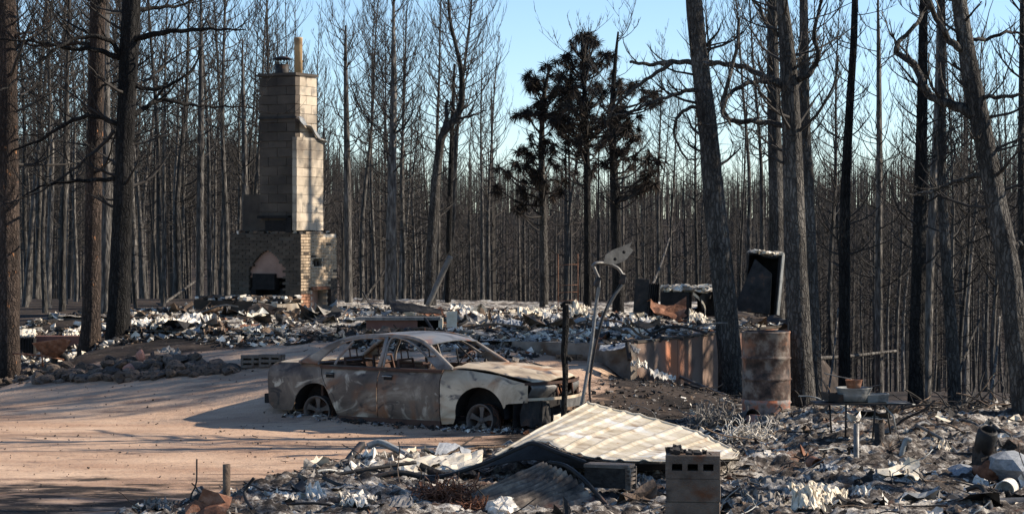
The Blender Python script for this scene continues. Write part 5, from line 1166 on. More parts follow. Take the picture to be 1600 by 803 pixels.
def drum_surf(zs, c=0):
    a = np.arange(49)*2*math.pi/48; return np.array([[(r*k*math.cos(q)*(1+.012*math.sin(3*q+z*5)), r*k*math.sin(q)*(1+.012*math.sin(3*q+z*5)), z*hb) for q in a] for z, k in zs])
b = MB(); b.grid(drum_surf(zs[6:])); b.build('shell', M['drum'], t)
b = MB(); b.grid(drum_surf(zs[:7])); b.build('base_band', M['drum_orange'], t)
b = MB(); b.lathe([(0, hb*.45), (r*.95, hb*.45)], 32); b.build('ash_fill', M['dark'], t)
b = MB(); a = np.radians(np.linspace(-75, -50, 5)); b.grid(np.array([[(r*1.012*math.cos(q), r*1.012*math.sin(q), hb*z) for q in a] for z in np.linspace(.56, .48, 4)])[:, ::-1], thick=.004, sm=1); 
# fallen drum and lid at its foot
p = DP(1150, 672)+np.array([0, 0, .1])
t = thing('fallen_bucket', 'dark ribbed bucket lying on its side left of the standing drum', 'bucket', p, rot=(math.radians(78), 0, math.radians(35)))
b = MB(); k_ = 17*28/F; b.lathe([(0, -.02), (k_*.8, 0), (k_*.86, .08), (k_*.9, .09), (k_*.9, .2), (k_*.95, .22), (k_, .36), (k_*1.05, .38), (k_*.96, .37), (k_*.78, .03)], 24); b.build('bucket_wall', M['char_metal'], t)
p = DP(1185, 664)
t = thing('pink_stone', 'smooth pinkish grey stone leaning against the foot of the rusted drum', 'stone', p)
def rock_mesh(seed, mt, n=3, name='rock'):
    bm = bmesh.new(); bmesh.ops.create_icosphere(bm, subdivisions=2, radius=1); random.seed(seed); ax, ay, az = U(0, 9), U(0, 9), U(0, 9)
    pl = [(Vector((U(-1, 1), U(-1, 1), U(-.6, 1))).normalized(), U(.55, .8)) for _ in range(9)]
    for v in bm.verts:
        d = v.co.normalized(); k = 1.0
        for nn, dd in pl:
            q = d.dot(nn)
            if q > .01: k = min(k, dd/q)
        v.co = d*k*(1+.08*(float(vnoise(d.x*2.5+ax, d.y*2.5+d.z*1.7+ay))-.5))
    me = bpy.data.meshes.new(name); bm.to_mesh(me); bm.free(); me.materials.append(M[mt]); return me
o = link('stone', rock_mesh(77, 'rock_pink'), t); o.scale = (.27, .2, .13); o.location = (0, 0, .05)
# --- stone border left
rocks = [rock_mesh(500+i, 'rock') for i in range(7)]+[rock_mesh(520, 'rock_pink')]
t = thing('stone_border', 'long low dry border of tumbled tan field stones along the left side of the drive', 'stone border', tuple(GP(180, 585)))
off = np.array(t.location); random.seed(21)
cnt = 0
for k in range(285):
    x = U(-10, 372); w = 1-abs(x-180)/420
    yb = np.interp(x, [0, 100, 200, 300, 380], [600, 598, 594, 588, 580]); y = yb-U(0, 1)**1.3*25*(1 if x < 300 else (385-x)/90)
    p = GP(x, y); s_ = (.04+.15*random.random()**1.6)*(1.08 if 160 < x < 300 else 1); up = U(0, .08)*(.25 if x < 140 or x > 300 else 1)
    o = link('rock', rocks[random.randrange(7)], t); o.location = p-off+np.array([0, 0, s_*.15+up*(y < yb-6)]); o.scale = (s_*U(.8, 1.8), s_*U(.7, 1.3), s_*U(.45, .85)); o.rotation_euler = (U(-.4, .4), U(-.4, .4), U(0, 6))
p = GP(220, 572); o = link('rock', rocks[7], t); o['label'] = 'pink stone'; o.location = p-off+np.array([0, 0, .18]); o.scale = (.11, .1, .12)
p = GP(202, 585); o = link('rock', rocks[7], t); o['label'] = 'pinkish stone'; o.location = p-off+np.array([0, 0, .1]); o.scale = (.14, .12, .1)
# --- wheelbarrow
p = GP(88, 574); Y = p[1]; s_ = Y/F
t = thing('wheelbarrow', 'rusty red wheelbarrow with its tray tipped up to the right beyond the stone border', 'wheelbarrow', p)
def Q(x, y, d=0): q = P(x, y, Y+d); return q-np.array(t.location)
b = MB(); top = [(50, 536), (75, 532), (100, 529), (111, 532)]; bot = [(62, 549), (75, 556), (90, 556), (101, 548)]
G_ = np.array([[Q(*(np.array(top[i])*(1-f)+np.array(bot[i])*f), d*(1-.35*f)) for d, f in ((-.33, 0), (-.33, .5), (-.30, 1), (0, 1.08), (.30, 1), (.33, .5), (.33, 0))] for i in range(4)])
b.grid(np.array([spline(G_[i], 19) for i in range(4)]), thick=.008); b.poly([G_[3][0], G_[3][2], G_[3][4], G_[3][6]], .008, (1, 0, 0)); b.build('tray', M['rust'], t)
for d in (-.25, .25):
    b = MB(); b.tube([Q(64, 549, d), Q(66, 560, d), Q(67, 573, d)], .02, n=4); b.build('leg', M['rust'], t)
    b = MB(); b.tube([Q(20, 552, d), Q(66, 555, d), Q(100, 562, d*.4)], .018, n=6); b.build('handle', M['rust'], t)
b = MB(); b.lathe([(.05, -.04), (.15, -.04), (.17, 0), (.15, .04), (.05, .04), (.05, -.04)], 20); o = b.build('wheel', M['char_metal'], t); o.location = Q(94, 564); o.rotation_euler = (math.pi/2, 0, 0)
# --- planter walls left
Yl = 42.3
def boxpx(name, label, cat, x0, x1, y0, y1, Y, dep, mt, ry=0, part='panel', grp=None, jit=0, zb=None):
    s_ = Y/F; p = P((x0+x1)/2, y1, Y); t = thing(name, label, cat, p, ry, grp); b = MB(); b.box((0, dep/2, (y1-y0)*s_/2), ((x1-x0)*s_, dep, (y1-y0)*s_), jit=jit); b.build(part, M[mt], t); return t
boxpx('planter_wall', 'low red-brown masonry wall at the far left edge with a lit end', 'wall', -30, 22, 524, 560, Yl, .25, 'terra', part='wall_block')
boxpx('planter_wall', 'low red-brown masonry wall running behind the wheelbarrow', 'wall', 55, 128, 525, 557, Yl+.3, .25, 'terra', part='wall_block')
t = boxpx('radiator', 'black finned radiator between the two red-brown walls', 'radiator', 25, 54, 529, 553, Yl-.1, .16, 'char_metal', part='core')
b = MB()
for k in range(12): b.box(((-14+k*2.5)*Yl/F, -.02, 13.5*Yl/F), (.9*Yl/F, .06, 27*Yl/F))
tag(b.build('fins', M['char_metal'], t), kind='stuff')
sheet('ash_slab', 'bright cream ash slab lying behind the radiator at left', 'slab', [[(24, 519, 44), (56, 517, 44)], [(22, 529, 43), (56, 527, 43)]], 'cream', thick=.05, crump=.01)
sheet('ash_slab', 'bent pale plate behind the right end of the wheelbarrow wall', 'slab', [[(98, 519, 44), (124, 517, 44)], [(98, 528, 43), (120, 526, 43)]], 'cream', thick=.04, crump=.02)
# --- cinder blocks near the car boot
for k, (x, y, lab, rz) in enumerate(((395, 574, 'shaded concrete block, left one of the pair behind the car boot', .1), (425, 573, 'concrete block with open cores, right one of the pair behind the car boot', -.25))):
    p = GP(x, y); t = thing('concrete_block', lab, 'concrete block', p, rz, None); b = MB()
    b.box((0, 0, .1), (.40, .20, .045)); b.box((0, 0, .0225), (.40, .2, .045)); b.box((0, 0, .178), (.40, .2, .045))
    for x_ in (-.18, 0, .18): b.box((x_, 0, .1), (.04, .198, .2))
    b.box((0, .07, .1), (.39, .04, .19)); b.build('block_body', M['block_grey'], t); t.scale = (1.0, 1, 1.05)
# --- red brown counter with slab, steel lid, leaning pipe
Yc = 38.0
t = boxpx('brick_counter', 'low red-brown stucco box wall behind the car roof, open at its right end', 'low wall', 572, 652, 498, 522, Yc, .5, 'terra', part='wall_block')
b = MB(); s_ = Yc/F; b.box((10*s_, .3, 24*s_), (132*s_, .75, .05), jit=.006); b.build('top_slab', M['grey_ash'], t); b = MB(); b.box((76*s_, .25, 12*s_), (6*s_, .5, 24*s_)); b.build('end_post', M['cream'], t)
b = MB(); b.box((55*s_, .45, 12*s_), (46*s_, .05, 24*s_)); b.build('recess_back', M['soot'], t)
beam('leaning_beam', 'short black beam leaning at the right end of the stucco box wall', 'beam', [(664, 497, 37.9), (676, 515, 37.6)], 4, 'char_metal')
sheet('black_sheet', 'long black bent sheet lying over the stucco box wall', 'sheet metal', [[(607, 469, 38.9), (640, 475, 38.9), (688, 484, 38.9)], [(612, 487, 38.4), (650, 489, 38.4), (690, 492, 38.4)]], 'soot', crump=.01, nu=12)
beam('leaning_pipe', 'grey pipe leaning steeply to the right against the trunks behind the house floor', 'pipe', [(668, 478, 49), (684, 443, 49), (704, 400, 49)], 9, 'galv', n=10)
beam('fallen_log', 'pale-topped charred log sloping down right of the chimney', 'log', [(520, 484, 44.5), (545, 492, 44), (562, 497, 43.5)], 9, 'grey_ash', n=8)
p = P(706, 516, 38); t = thing('stone_post', 'squat cream masonry post at the right end of the stucco box wall', 'post', p); b = MB(); b.box((0, 0, 14*38/F), (15*38/F, .2, 30*38/F), jit=.02); b.build('shaft', M['cream'], t)
for k, (x, y, w, h, mt, lab) in enumerate(((720, 488, 34, 12, 'white_ash', 'white flat-topped slab lying over rubble right of the cream post'), (797, 514, 40, 16, 'blue_ash', 'bluish creased sheet standing like a tent in the middle of the rubble'), (740, 502, 46, 18, 'white_ash', 'broad white crumpled sheet right of the cream post'),
        (870, 505, 44, 16, 'white_ash', 'white crumpled sheet left of the charred post top'), (905, 497, 26, 26, 'cream', 'upright pale splintered board behind the charred post'), (835, 495, 52, 14, 'cream', 'long cream sheet scrap at the back of the rubble'), (950, 512, 48, 18, 'blue_ash', 'long bluish sheet scrap right of the bent poles'), (1003, 510, 40, 16, 'white_ash', 'white curled sheet below the dark upright panels'), (1060, 500, 44, 18, 'white_ash', 'white scrap with a hooked edge below the black cabinet box'), (1090, 508, 26, 24, 'cream', 'small cream board fragment leaning left of the big leaning trunk'))):
    p = PP(x, y); Y = p[1]
    sheet('crumpled_sheet', lab, 'scrap sheet', [[(x-w/2, y-h, Y+.5), (x, y-h*.8, Y+.6), (x+w/2, y-h*.6, Y+.5)], [(x-w/2, y, Y-.2), (x, y-h*.25, Y-.1), (x+w/2, y, Y-.2)]], mt, crump=.035, nu=14, nv=9, seed=60+k, thick=.01)
beam('black_tarp_edge', 'long low dark curled sheet along the front of the rubble right of the car roof', 'sheet metal', [(760, 516, 37.5), (790, 527, 37.2), (820, 531, 37), (848, 529, 37)], 7, 'char_metal', flat=(.4, 1.4, (0, 0, 1)))
beam('plank', 'thin straight plank lying across the sandy yard beyond the bonnet', 'plank', [(720, 541, 37.4), (760, 536, 37.4), (860, 535, 37.4)], 3.5, 'cream')
beam('plank', 'bluish wet-looking board lying in shade beyond the bonnet', 'plank', [(830, 526, 36.6), (880, 532, 36.4), (930, 534, 36.2)], 6, 'grey_metal', flat=(1.5, .4, (0, 0, 1)))
# low row of slotted bricks at foot of the rubble
p = GP(912, 562); t = thing('brick_row', 'low row of slotted dark bricks between the charred post and the swing frame', 'brick row', p, .0); s_ = p[1]/F
for k in range(5):
    b = MB(); b.box(((-36+k*16)*s_, 0, 7*s_), (14.6*s_, .18, 4*s_)); b.box(((-36+k*16)*s_, 0, 1.5*s_), (14.6*s_, .18, 3*s_)); 
    for j in (-5.5, 0, 5.5): b.box(((-36+k*16+j)*s_, 0, 4*s_), (2*s_, .178, 4*s_))
    b.build('brick', M['brown'], t)
b = MB(); b.box((-4*s_, .05, 4*s_), (78*s_, .04, 7*s_)); b.build('brick_backing', M['soot'], t)
# --- charred post in front of the car
Yq = 27.5
t = thing('charred_post', 'thin knobbly charred post standing in front of the car headlights', 'post', P(881, 660, Yq)); off = np.array(t.location)
pts = [P(x, y, Yq)-off for x, y in ((881, 690), (881, 640), (883, 590), (881, 550), (884, 510), (884, 476))]; b = MB(); b.grid(ridged(pts, [k*Yq/F for k in (5.5, 5.0, 4.4, 4.8, 4.9, 4.4)], n=14, seg=60, rough=.35, seed=9, flare=0)); b.build('post_shaft', M['bark_black'], t)
b = MB(); b.tube([P(878, 552, Yq)-off, P(888, 558, Yq)-off, P(893, 563, Yq)-off], .03, n=5); b.build('knob', M['bark_black'], t); b = MB(); b.tube([P(876, 478, Yq)-off, P(884, 472, Yq)-off, P(894, 473, Yq)-off], .022, n=5); b.build('knob', M['bark_black'], t)
# --- bent swing frame
Ys = 28.0
t = thing('swing_frame', 'buckled grey tubular swing frame with twisted legs and a torn plate on top', 'swing frame', P(930, 655, Ys)); off = np.array(t.location)
def SQ(L_): return spline([P(x, y, Ys+d)-off for x, y, d in L_], 6*len(L_))
for L_, w in (([(906, 640, 0), (912, 615, 0), (924, 540, .1), (931, 480, .2), (936, 442, .2), (931, 425, .2), (926, 414, .2)], 5.6), ([(926, 640, .3), (922, 620, .3), (922, 590, .3), (933, 530, .3), (948, 480, .4), (965, 452, .4), (973, 436, .4)], 4.2), ([(927, 545, .4), (940, 500, .4), (960, 462, .4), (975, 440, .4), (974, 428, .3)], 5.4)):
    b = MB(); b.tube(SQ(L_), w/2*Ys/F, n=10); b.build('leg', M['galv'] if w > 5 else M['char_metal'], t)
b = MB(); b.tube(SQ([(926, 416, .2), (932, 411, .2), (948, 412, .3), (964, 418, .3), (972, 428, .3), (976, 436, .3)]), 3.6*Ys/F, n=8, flat=(1.3, .7, (0, 0, 1))); b.build('top_rail', M['galv'], t)
pl_ = [(946, 398), (958, 390), (972, 385), (988, 378), (984, 386), (990, 391), (982, 401), (976, 408), (962, 413), (943, 411)]
c_ = P(966, 399, Ys+.1)-off; b = MB(); b.poly([c_+(P(x, y, Ys+.1+(x-966)*.004)-off-c_) for x, y in pl_], .014, (0, 1, 0)); pl = b.build('torn_plate', M['dull_plate'], t)
for q in ((961, 405), (975, 394)):
    b = MB(); b.lathe([(0, .01), (.022, .01), (.022, -.01)], 12); o = b.build('bolt_hole', M['soot'], pl); o.location = P(*q, Ys-.05)-off; o.rotation_euler = (math.pi/2, 0, 0)
for q in ((934, 440), (930, 520), (973, 436)):
    b = MB(); b.box((0, 0, 0), (.07, .05, .12), jit=.012); o = b.build('bracket', M['char_metal'], t); o.location = P(q[0], q[1], Ys+.2)-off; o.rotation_euler = (0, .3, 0)
# --- thin wire tower
Yw = 43
t = thing('wire_trellis', 'spindly wire trellis tower standing in the rubble before the trunks', 'trellis', P(888, 495, Yw)); off = np.array(t.location)
for x in (872, 903):
    b = MB(); b.tube([P(x, 497, Yw)-off, P(x, 397, Yw)-off], .012, n=4); b.build('upright', M['rust'], t)
for y in (414, 446, 457, 470):
    b = MB(); b.tube([P(872, y, Yw)-off, P(903, y-1, Yw)-off], .009, n=4); b.build('rung', M['rust'], t)
# --- appliances on the right part of the house floor
Ya = 41.5
t = thing('washer_shell', 'charred square appliance shell heaped with ash, open on its right side', 'appliance', P(1078, 500, Ya), -ph); s_ = Ya/F
b = MB(); b.box((-.32, 0, .27), (.62, .03, .54)); b.box((-.63, .35, .27), (.03, .68, .54)); b.box((-.01, .04, .27), (.03, .08, .54)); b.box((-.3, .35, .535), (.66, .7, .02)); b.build('cabinet', M['soot'], t)
b = MB(); b.box((.18, .35, .44), (.02, .5, .3), rot=rotx(.5)); b.box((.35, .6, .27), (.03, .3, .5)); b.box((.1, .7, .3), (.5, .02, .5)); b.build('side_panel', M['char_metal'], t)
b = MB()
for k in range(170):
    q = U(.03, .13); b.box((U(-.6, .45), U(0, .7), .56+U(0, .1)), (q*1.6, q, q*.4), rot=rotz(U(0, 3))@rotx(U(-.6, .6)), jit=.02, m=random.choice([0, 0, 1, 2]))
tag(b.build('ash_heap', [M['white_ash'], M['cream'], M['grey_ash']], t), kind='stuff')
b = MB(); b.grid(np.array([[(.05+.1*math.sin(f*3)+.15*f, .03+.25*f, .5-.42*f+.06*s2) for s2 in (0, .5, 1)] for f in np.linspace(0, 1, 7)]), thick=.02); b.build('curled_lining', M['cream'], t)
Yb = 43.5
t = thing('black_cabinet', 'tall black burnt metal cabinet with a leaning door plate, rubble on its top', 'cabinet', P(1214, 492, Yb), rot=(math.radians(-3), math.radians(5), -.22)); s_ = Yb/F; hh = 92*s_
b = MB(); b.box((-.34, .30, hh/2), (.64, .03, hh), jit=.012); b.box((-.65, .0, hh/2+.02), (.03, .6, hh-.04), jit=.012); b.grid(np.array([[(-.66+.68*f, -.31+.62*v, hh-.03+.03*math.sin(f*7+v*3)) for v in np.linspace(0, 1, 6)] for f in np.linspace(0, 1, 8)]), thick=.02); b.box((-.02, -.28, hh/2), (.05, .05, hh)); b.build('cabinet_shell', M['soot'], t)
b = MB(); b.box((.01, 0, hh/2+.03), (.03, .56, hh+.06)); b.build('lit_side', M['grey_metal'], t)  # paler sheet: sunlight on this side put into the colour
b = MB(); b.poly([(-.85, -.55, 0), (-.1, -.5, .0), (-.14, -.42, .82), (-.52, -.36, 1.1)], .02, (0, 1, 0)); b.build('door_plate', M['char_metal'], t)
b = MB()
for k in range(90):
    q = U(.03, .11); b.box((U(-.64, 0), U(-.3, .3), hh+U(0, .06)), (q*1.6, q, q*.4), rot=rotz(U(0, 3))@rotx(U(-.6, .6)), jit=.02, m=random.choice([0, 0, 1, 2]))
tag(b.build('top_rubble', [M['white_ash'], M['cream'], M['grey_ash']], t), kind='stuff')
Yn = 42.3
t = thing('standing_panels', 'dark blue-black upright panel with a ribbed rusty strip beside it', 'panel', P(1010, 494, Yn), -.2); s_ = Yn/F
b = MB(); b.box((-8*s_, 0, 28*s_), (22*s_, .05, 60*s_), rot=roty(.08)); b.build('flat_panel', M['char_metal'], t)
b = MB(); xs_ = np.linspace(0, 1, 25); b.grid(np.array([[((6+16*f-(1-v)*4)*s_, -.12+.02*math.sin(f*30), (2+50*v)*s_) for v in (0, .5, 1)] for f in xs_]), thick=.008, sm=0); b.build('ribbed_strip', M['char_metal'], t)
# broken slabs at the foot of the wall corner
for k, (rows, mt, lab) in enumerate((([[(938, 541, 34.6), (965, 538, 34.6), (985, 536, 34.6)], [(936, 548, 34.2), (960, 547, 34.2), (984, 541, 34.2)]], 'blue_ash', 'bluish drooping sheet over the corner of the basement wall'), ([[(985, 540, 34.3), (1000, 546, 34.3)], [(990, 550, 34.0), (998, 553, 34.0)]], 'galv', 'small bright angled bracket at the corner of the basement wall'),
        ([[(986, 564, 34.3), (1000, 566, 34.5), (1011, 568, 34.6)], [(988, 571, 34.0), (1000, 573, 34.1), (1010, 576, 34.2)]], 'white_ash', 'white crumpled scrap against the orange patch of the basement wall'), ([[(1014, 577, 34.8), (1035, 583, 35.2), (1056, 590, 35.6)], [(1016, 585, 34.5), (1034, 590, 34.8), (1054, 596, 35.2)]], 'white_ash', 'row of white curled scraps at the foot of the basement wall'))):
    sheet('wall_scrap', lab, 'scrap sheet', rows, mt, crump=.03 if 'white' in mt else .006, seed=90+k, nu=16, nv=6)
beam('plank', 'weathered plank lying at the foot of the basement wall', 'plank', [(1062, 588, 36.3), (1080, 596, 36.0), (1120, 612, 35.4), (1150, 624, 34.8)], 4, 'grey_ash')
beam('plank', 'second dark plank lying below the first at the basement wall foot', 'plank', [(1070, 600, 35.6), (1095, 609, 35.3), (1140, 622, 34.7)], 5, 'wood')
beam('charred_beam', 'short charred beam standing against the corner of the basement wall', 'beam', [(980, 536, 34.2), (984, 562, 34.0)], 7, 'wood')
wire_h = thing('wire_hoop', 'thin grey wire hoop standing behind the pale panel', 'wire', P(1000, 655, 27.5)); off = np.array(wire_h.location)
b = MB(); b.tube(spline([P(x, y, 27.5)-off for x, y in ((984, 650), (985, 637), (995, 633), (1018, 642), (1026, 655))], 20), .006, n=4); b.build('hoop', M['galv'], wire_h)
p = DP(1060, 664); t = thing('pan_lid', 'upturned dark pan resting behind the pale panel', 'pan', p); b = MB(); b.lathe([(0, .02), (.13, .02), (.17, .07), (.18, .06), (.14, .0), (0, 0)], 24); b.build('pan_body', M['char_metal'], t)
# --- camp table with burnt pans
Yt = float(DP(1345, 688)[1]); s_ = Yt/F; zt_ = P(0, 628, Yt)[2]
t = thing('camp_table', 'spindly black metal table frame holding burnt pans at the forest edge', 'table', P(1338, 690, Yt)); off = np.array(t.location)
b = MB(); b.box(P(1345, 629, Yt)-off, (150*s_, .5, .02)); b.build('table_top', M['char_metal'], t)
for xx, x2, y2, d in ((1322, 1321, 674, -.22), (1368, 1363, 682, -.22), (1384, 1392, 672, .22), (1296, 1299, 668, .22)):
    b = MB(); b.tube([P(xx, 630, Yt+d)-off, P(x2, y2+8, Yt+d)-off], .013, n=6); b.build('leg', M['char_metal'], t)
b = MB(); b.tube([P(1385, 629, Yt-.2)-off, P(1430, 632, Yt-.2)-off], .012, n=5); b.tube([P(1380, 632, Yt-.2)-off, P(1396, 650, Yt-.2)-off, P(1400, 672, Yt-.2)-off], .012, n=5); b.build('side_arm', M['grey_metal'], t)
def pan(name, label, x, y, rpx, hpx, mt, rz=0, square=None, tilt=0):
    p = P(x, y, Yt); t = thing(name, label, name.split('_')[-1], p, rot=(0, tilt, rz)); r = rpx*s_; h = hpx*s_; b = MB()
    if square:
        w, d = r, square; 
        b.box((0, 0, .008), (2*w*.86, 2*d*.86, .012)); 
        for sx in (-1, 1): b.box((sx*w*.93, 0, h/2), (.012, 2*d*.9, h), rot=roty(sx*.25))
        for sy in (-1, 1): b.box((0, sy*d*.93, h/2), (2*w*.93, .012, h), rot=rotx(-sy*.2))
    else: b.lathe([(0, 0), (r*.82, 0), (r*.92, h*.5), (r, h), (r*1.07, h), (r*1.04, h*.96), (r*.9, h*.5), (r*.78, .02), (0, .02)], 28)
    b.build('pan_body', M[mt], t); return t
pan('tilted_tray', 'dark square tray tilted at the left end of the camp table', 1302, 627, 15, 13, 'char_metal', .2, .14, .12)
pan('wide_basin', 'wide round metal basin in the middle of the camp table', 1334, 626, 27, 21, 'grey_metal')
pan('baking_pan', 'shallow grey square pan at the right end of the camp table', 1371, 627, 17, 12, 'grey_metal', -.1, .12, -.05)
pan('cooking_pot', 'small rusty pot with a lit handle sitting inside the round basin', 1334, 606, 13, 13, 'rust')
beam('thin_rod', 'thin rod sloping over the pot on the camp table', 'rod', [(1288, 583, Yt), (1310, 588, Yt), (1330, 592, Yt)], 2, 'galv', gnd=False)
beam('skillet', 'thin flat dark skillet with a long handle lying over the basin rim', 'skillet', [(1350, 607, Yt-.1), (1362, 604, Yt-.1), (1378, 601, Yt-.1)], 4, 'char_metal', flat=(1.3, .4, (0, 0, 1)), gnd=False)
post('timber_stub', 'brown charred stump end standing under the camp table', 'post', 1374, 660, 695, 16, 'wood', Y=30.0)
# --- standing pipes, cans and frames on the right
post('steel_post', 'short upright grey pipe standing in the ash below the camp table', 'post', 1338, 661, 722, 9, 'galv', Y=26.0)
beam('bent_pipe', 'stubby leaning grey pipe right of the upright grey pipe', 'pipe', [(1407, 716, 26.2), (1411, 700, 26.2), (1416, 687, 26.2), (1424, 688, 26.2)], 8, 'grey_metal', n=10)
Yk = float(DP(1505, 720)[1])+.45
t = thing('lawn_chair_frame', 'collapsed tubular chair frame lying in the ash at right', 'chair frame', P(1470, 712, Yk)); off = np.array(t.location)
for L_ in ([(1432, 664, Yk+0.90), (1455, 676, Yk+0.70), (1475, 688, Yk+0.30), (1494, 706, Yk-0.10), (1500, 722, Yk-0.50)], [(1452, 664, Yk+1.50), (1478, 670, Yk+1.30), (1500, 686, Yk+0.90), (1504, 700, Yk+0.50), (1510, 718, Yk-0.10)], [(1432, 664, Yk+0.90), (1442, 660, Yk+1.20), (1452, 664, Yk+1.50)]):
    b = MB(); b.tube(spline([P(*q)-off for q in L_], 20), 2.6*27/F, n=8); b.build('tube_rail', M['galv'], t)
for a, c in (((1468, 684, Yk+0.50), (1466, 706, Yk+0.30)), ((1488, 678, Yk+1.10), (1484, 696, Yk+0.70)), ((1460, 679, Yk+0.70), (1484, 674, Yk+1.30))):
    b = MB(); b.tube([P(*a)-off, P(*c)-off], 2.2*27/F, n=6); b.build('cross_bar', M['char_metal'], t)
for k, L_ in enumerate(([(1498, 655, 29.5), (1520, 660, 29.2), (1545, 672, 28.8), (1575, 660, 29)], [(1545, 655, 29), (1560, 670, 28.6), (1585, 682, 28.2), (1604, 692, 28)], [(1395, 672, 29.8), (1412, 655, 29.8), (1440, 642, 29.6), (1462, 625, 29.6)], [(1400, 640, 30), (1440, 632, 30), (1465, 634, 30)])):
    beam('fallen_branch', ['grey crooked fallen branch beyond the collapsed chair frame', 'crooked branch reaching the right edge above the pale rock heap', 'charred fallen limb sloping up right of the camp table', 'thin level burnt branch right of the camp table'][k], 'branch', L_, 5, 'bark_light' if k < 2 else 'wood', n=6, ww=3)
t = thing('burnt_pump', 'rusty brown motor with a round drum below and an open housing on top at right', 'motor', DP(1540, 752), .3); off = np.zeros(3)
b = MB(); b.lathe([(0, -.12), (.10, -.12), (.13, -.10), (.13, .10), (.10, .12), (.05, .12), (.05, .14), (0, .14)], 24); o = b.build('motor_drum', M['rust'], t); o.location = (0, -.02, .13); o.rotation_euler = (math.pi/2, 0, 0)
b = MB(); b.lathe([(.10, .0), (.11, .0), (.12, .14), (.115, .24), (.09, .28), (.085, .26), (.10, .14), (.09, .02)], 24); o = b.build('housing', M['char_metal'], t); o.location = (-.03, 0, .36); o.rotation_euler = (math.radians(25), 0, 0)
b = MB(); b.box((-.02, 0, .30), (.2, .2, .2), jit=.02); b.tube([(.02, -.12, .42), (.03, -.13, .52), (.01, -.12, .58)], .018, n=5); b.build('gear_box', M['wood'], t)
t = thing('ash_boulder', 'large bluish grey ash-coated lump at the right edge', 'lump', DP(1585, 752)); o = link('lump', rock_mesh(81, 'blue_ash'), t); o.scale = (.36, .4, .27); o.location = (0, 0, .16)
t = thing('ash_boulder', 'low bluish grey lump left of the rusty motor', 'lump', DP(1500, 745)); o = link('lump', rock_mesh(82, 'blue_ash'), t); o.scale = (.25, .25, .13); o.location = (0, 0, .04)
def can(name, label, x, y, Y, r, L, mt, rz, tilt=90, cat='can'):
    t = thing(name, label, cat, DP(x, y+6)+np.array([0, 0, r*.8]), rot=(math.radians(tilt), 0, rz)); b = MB(); b.lathe([(0, -L/2), (r*.97, -L/2), (r, -L/2+.01), (r, L/2), (r*1.04, L/2+.004), (r*.93, L/2), (r*.9, -L/2+.02), (0, -L/2+.02)], 24); b.build('can_wall', M[mt], t); return t
can('crushed_can', 'rusty open-mouthed can lying in the ash with a heart-shaped dented rim', 1273, 727, 24.6, .08, .17, 'rust', .3, 95)
can('white_bucket', 'white bucket on its side with a dark mouth near the right edge', 1574, 768, 23.4, .10, .2, 'white_ash', -.5, 95, 'bucket')
can('steel_pipe', 'grey steel pipe end lying at the bottom right corner', 1575, 786, 22.8, .055, .6, 'galv', 1.75, 90, 'pipe')
can('ash_can', 'pale dented can crumpled into a flower shape left of the black hoops', 1421, 750, 23.6, .065, .12, 'cream', -.2, 100)
beam('bent_strap', 'pair of black curved straps sticking up at lower right', 'strap', [(1510, 765, 22.8), (1530, 760, 22.7), (1543, 775, 22.5), (1552, 805, 22)], 7, 'char_metal', flat=(1.2, .35, (0, 1, 0)))
beam('bent_strap', 'pale metal strip bent upright beside the black straps', 'strap', [(1535, 770, 22.7), (1542, 785, 22.5), (1548, 808, 22)], 5, 'galv', flat=(1.2, .35, (0, 1, 0)))
for k, (x, y, w, h, mt, lab) in enumerate(((1290, 790, 70, 34, 'cream', 'crumpled cream shell-like scrap near the bottom between pier and straps'), (1262, 800, 60, 44, 'cream', 'tall folded cream lining scrap left of the shell-like one'), (1410, 745, 44, 22, 'white_ash', 'spiky white plaster burst above the pale dented can'), (1455, 748, 70, 10, 'white_ash', 'long flat white board in the ash at right'),
        (1215, 765, 90, 18, 'grey_ash', 'broad grey folded cloth-like scrap right of the pier'), (1190, 790, 70, 22, 'grey_ash', 'grey rumpled sheet close to the bottom right of the pier'), (1300, 735, 40, 8, 'blue_ash', 'small bluish plate right of the rusty can'), (1470, 705, 50, 14, 'cream', 'cream scraps under the collapsed chair frame'), (1350, 775, 40, 14, 'white_ash', 'small white curled scrap in the open ash at lower right'),
        (1200, 668, 40, 18, 'grey_ash', 'grey ash lump right of the rusted drum foot'), (1010, 765, 50, 20, 'grey_ash', 'grey wrinkled sheet left of the block pier'), (560, 790, 60, 18, 'white_ash', 'white lumpy scrap at the bottom left of centre'), (440, 788, 60, 18, 'white_ash', 'wide white scrap at the bottom right of the bent rod'), (250, 798, 50, 14, 'grey_ash', 'low grey scrap at the bottom left tip of the debris'), (905, 790, 40, 16, 'blue_ash', 'dull bluish sheet beside the thin curved rail'))):
    p = DP(x, y); Y = p[1]; e = h*Y/F*.8
    sheet('crumpled_scrap', lab, 'scrap', [[(x-w/2, y-h, Y+e), (x, y-h*.9, Y+e*1.2), (x+w/2, y-h*.7, Y+e)], [(x-w*.4, y-h*.5, Y+e*.2), (x, y-h*.8, Y+e*.3), (x+w*.4, y-h*.3, Y)], [(x-w/2, y, Y-.1), (x, y-h*.15, Y-.2), (x+w/2, y+2, Y-.1)]], mt, crump=.024, nu=18, nv=12, seed=130+k, thick=.01)
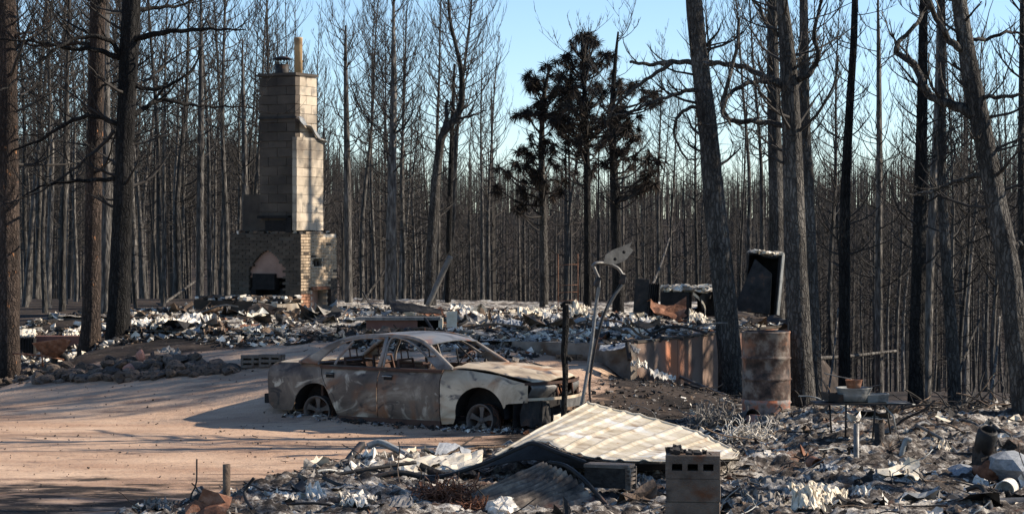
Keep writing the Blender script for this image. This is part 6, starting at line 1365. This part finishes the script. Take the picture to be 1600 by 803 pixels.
# burnt stakes and sticks in the rubble at the left of the house floor
random.seed(44)
for k, (L_, lab) in enumerate((([(296, 540, 42), (290, 522, 42), (292, 505, 42)], 'short black stake leaning left in the rubble left of the chimney'), ([(232, 520, 43), (243, 503, 43), (250, 498, 43)], 'thin black rod leaning right in the rubble left of the chimney'), ([(250, 498, 43), (262, 508, 43), (275, 518, 43)], 'thin black rod sloping down beside the leaning rod'), ([(303, 497, 45), (312, 507, 45), (322, 520, 44)], 'light brown stick on the pale ash mound left of the chimney'), ([(280, 506, 45), (300, 500, 45), (318, 497, 45)], 'thin flat stick lying over the pale ash mound'))):
    beam('burnt_stake', lab, 'stake', L_, 4 if k != 0 else 6, 'char_metal' if k < 3 else 'brown', n=5)
for k, (x, y, w, h, mt, lab) in enumerate(((252, 515, 34, 18, 'cream', 'bright cream tilted board on the ash left of the chimney'), (300, 512, 60, 20, 'white_ash', 'bright mound of pale crumpled sheets left of the chimney'), (335, 520, 34, 16, 'brown', 'fan-shaped brown folded scrap near the hearth slab'), (230, 508, 50, 8, 'white_ash', 'thin pale sheet lying flat right of the black trunk'), (262, 560, 40, 16, 'grey_ash', 'grey folded cloth-like scrap above the stone border'))):
    p = PP(x, y, 38) if k < 4 else GP(x, y); Y = p[1]
    sheet('crumpled_sheet', lab, 'scrap sheet', [[(x-w/2, y-h*.6, Y+.5), (x, y-h, Y+.6), (x+w/2, y-h*.8, Y+.5)], [(x-w/2, y, Y-.2), (x, y-h*.25, Y-.1), (x+w/2, y, Y-.2)]], mt, crump=.03, nu=14, nv=9, seed=160+k, thick=.01)

for k, (L_, w, mt, lab) in enumerate((([(1270, 560, 40), (1330, 556, 41), (1400, 548, 42)], 7, 'bark_light', 'pale fallen trunk lying level on the slope behind the camp table'), ([(1545, 640, 36), (1556, 560, 37), (1562, 495, 38)], 6, 'bark_light', 'thin pole leaning slightly right beside the thick leaning trunk'),
        ([(1480, 640, 38), (1506, 560, 39), (1530, 500, 40)], 5, 'bark_hero', 'thin dark pole leaning right between the wavy trunk and the thick leaning one'), ([(1290, 640, 36), (1302, 560, 37), (1310, 480, 38)], 4, 'bark_light', 'slim leaning pole left of the narrow black trunk'),
        ([(215, 500, 52), (262, 470, 54), (318, 430, 56)], 6, 'bark_light', 'snapped grey pole leaning across the trunks above the pale ash mound'), ([(560, 480, 54), (596, 430, 55), (624, 388, 56)], 5, 'bark_hero', 'dark snapped pole leaning behind the tall straight pine'),
        ([(1008, 470, 56), (1030, 420, 57), (1046, 372, 58)], 5, 'bark_light', 'leaning grey pole behind the dark upright panels'), ([(60, 505, 50), (100, 498, 51), (130, 493, 52)], 6, 'bark_hero', 'dark fallen log on the ground behind the wheelbarrow'))):
    beam('leaning_pole' if k not in (0, 7) else 'fallen_log', lab, 'pole' if k not in (0, 7) else 'log', L_, w, mt, n=7, ww=w*.6, gnd=False)
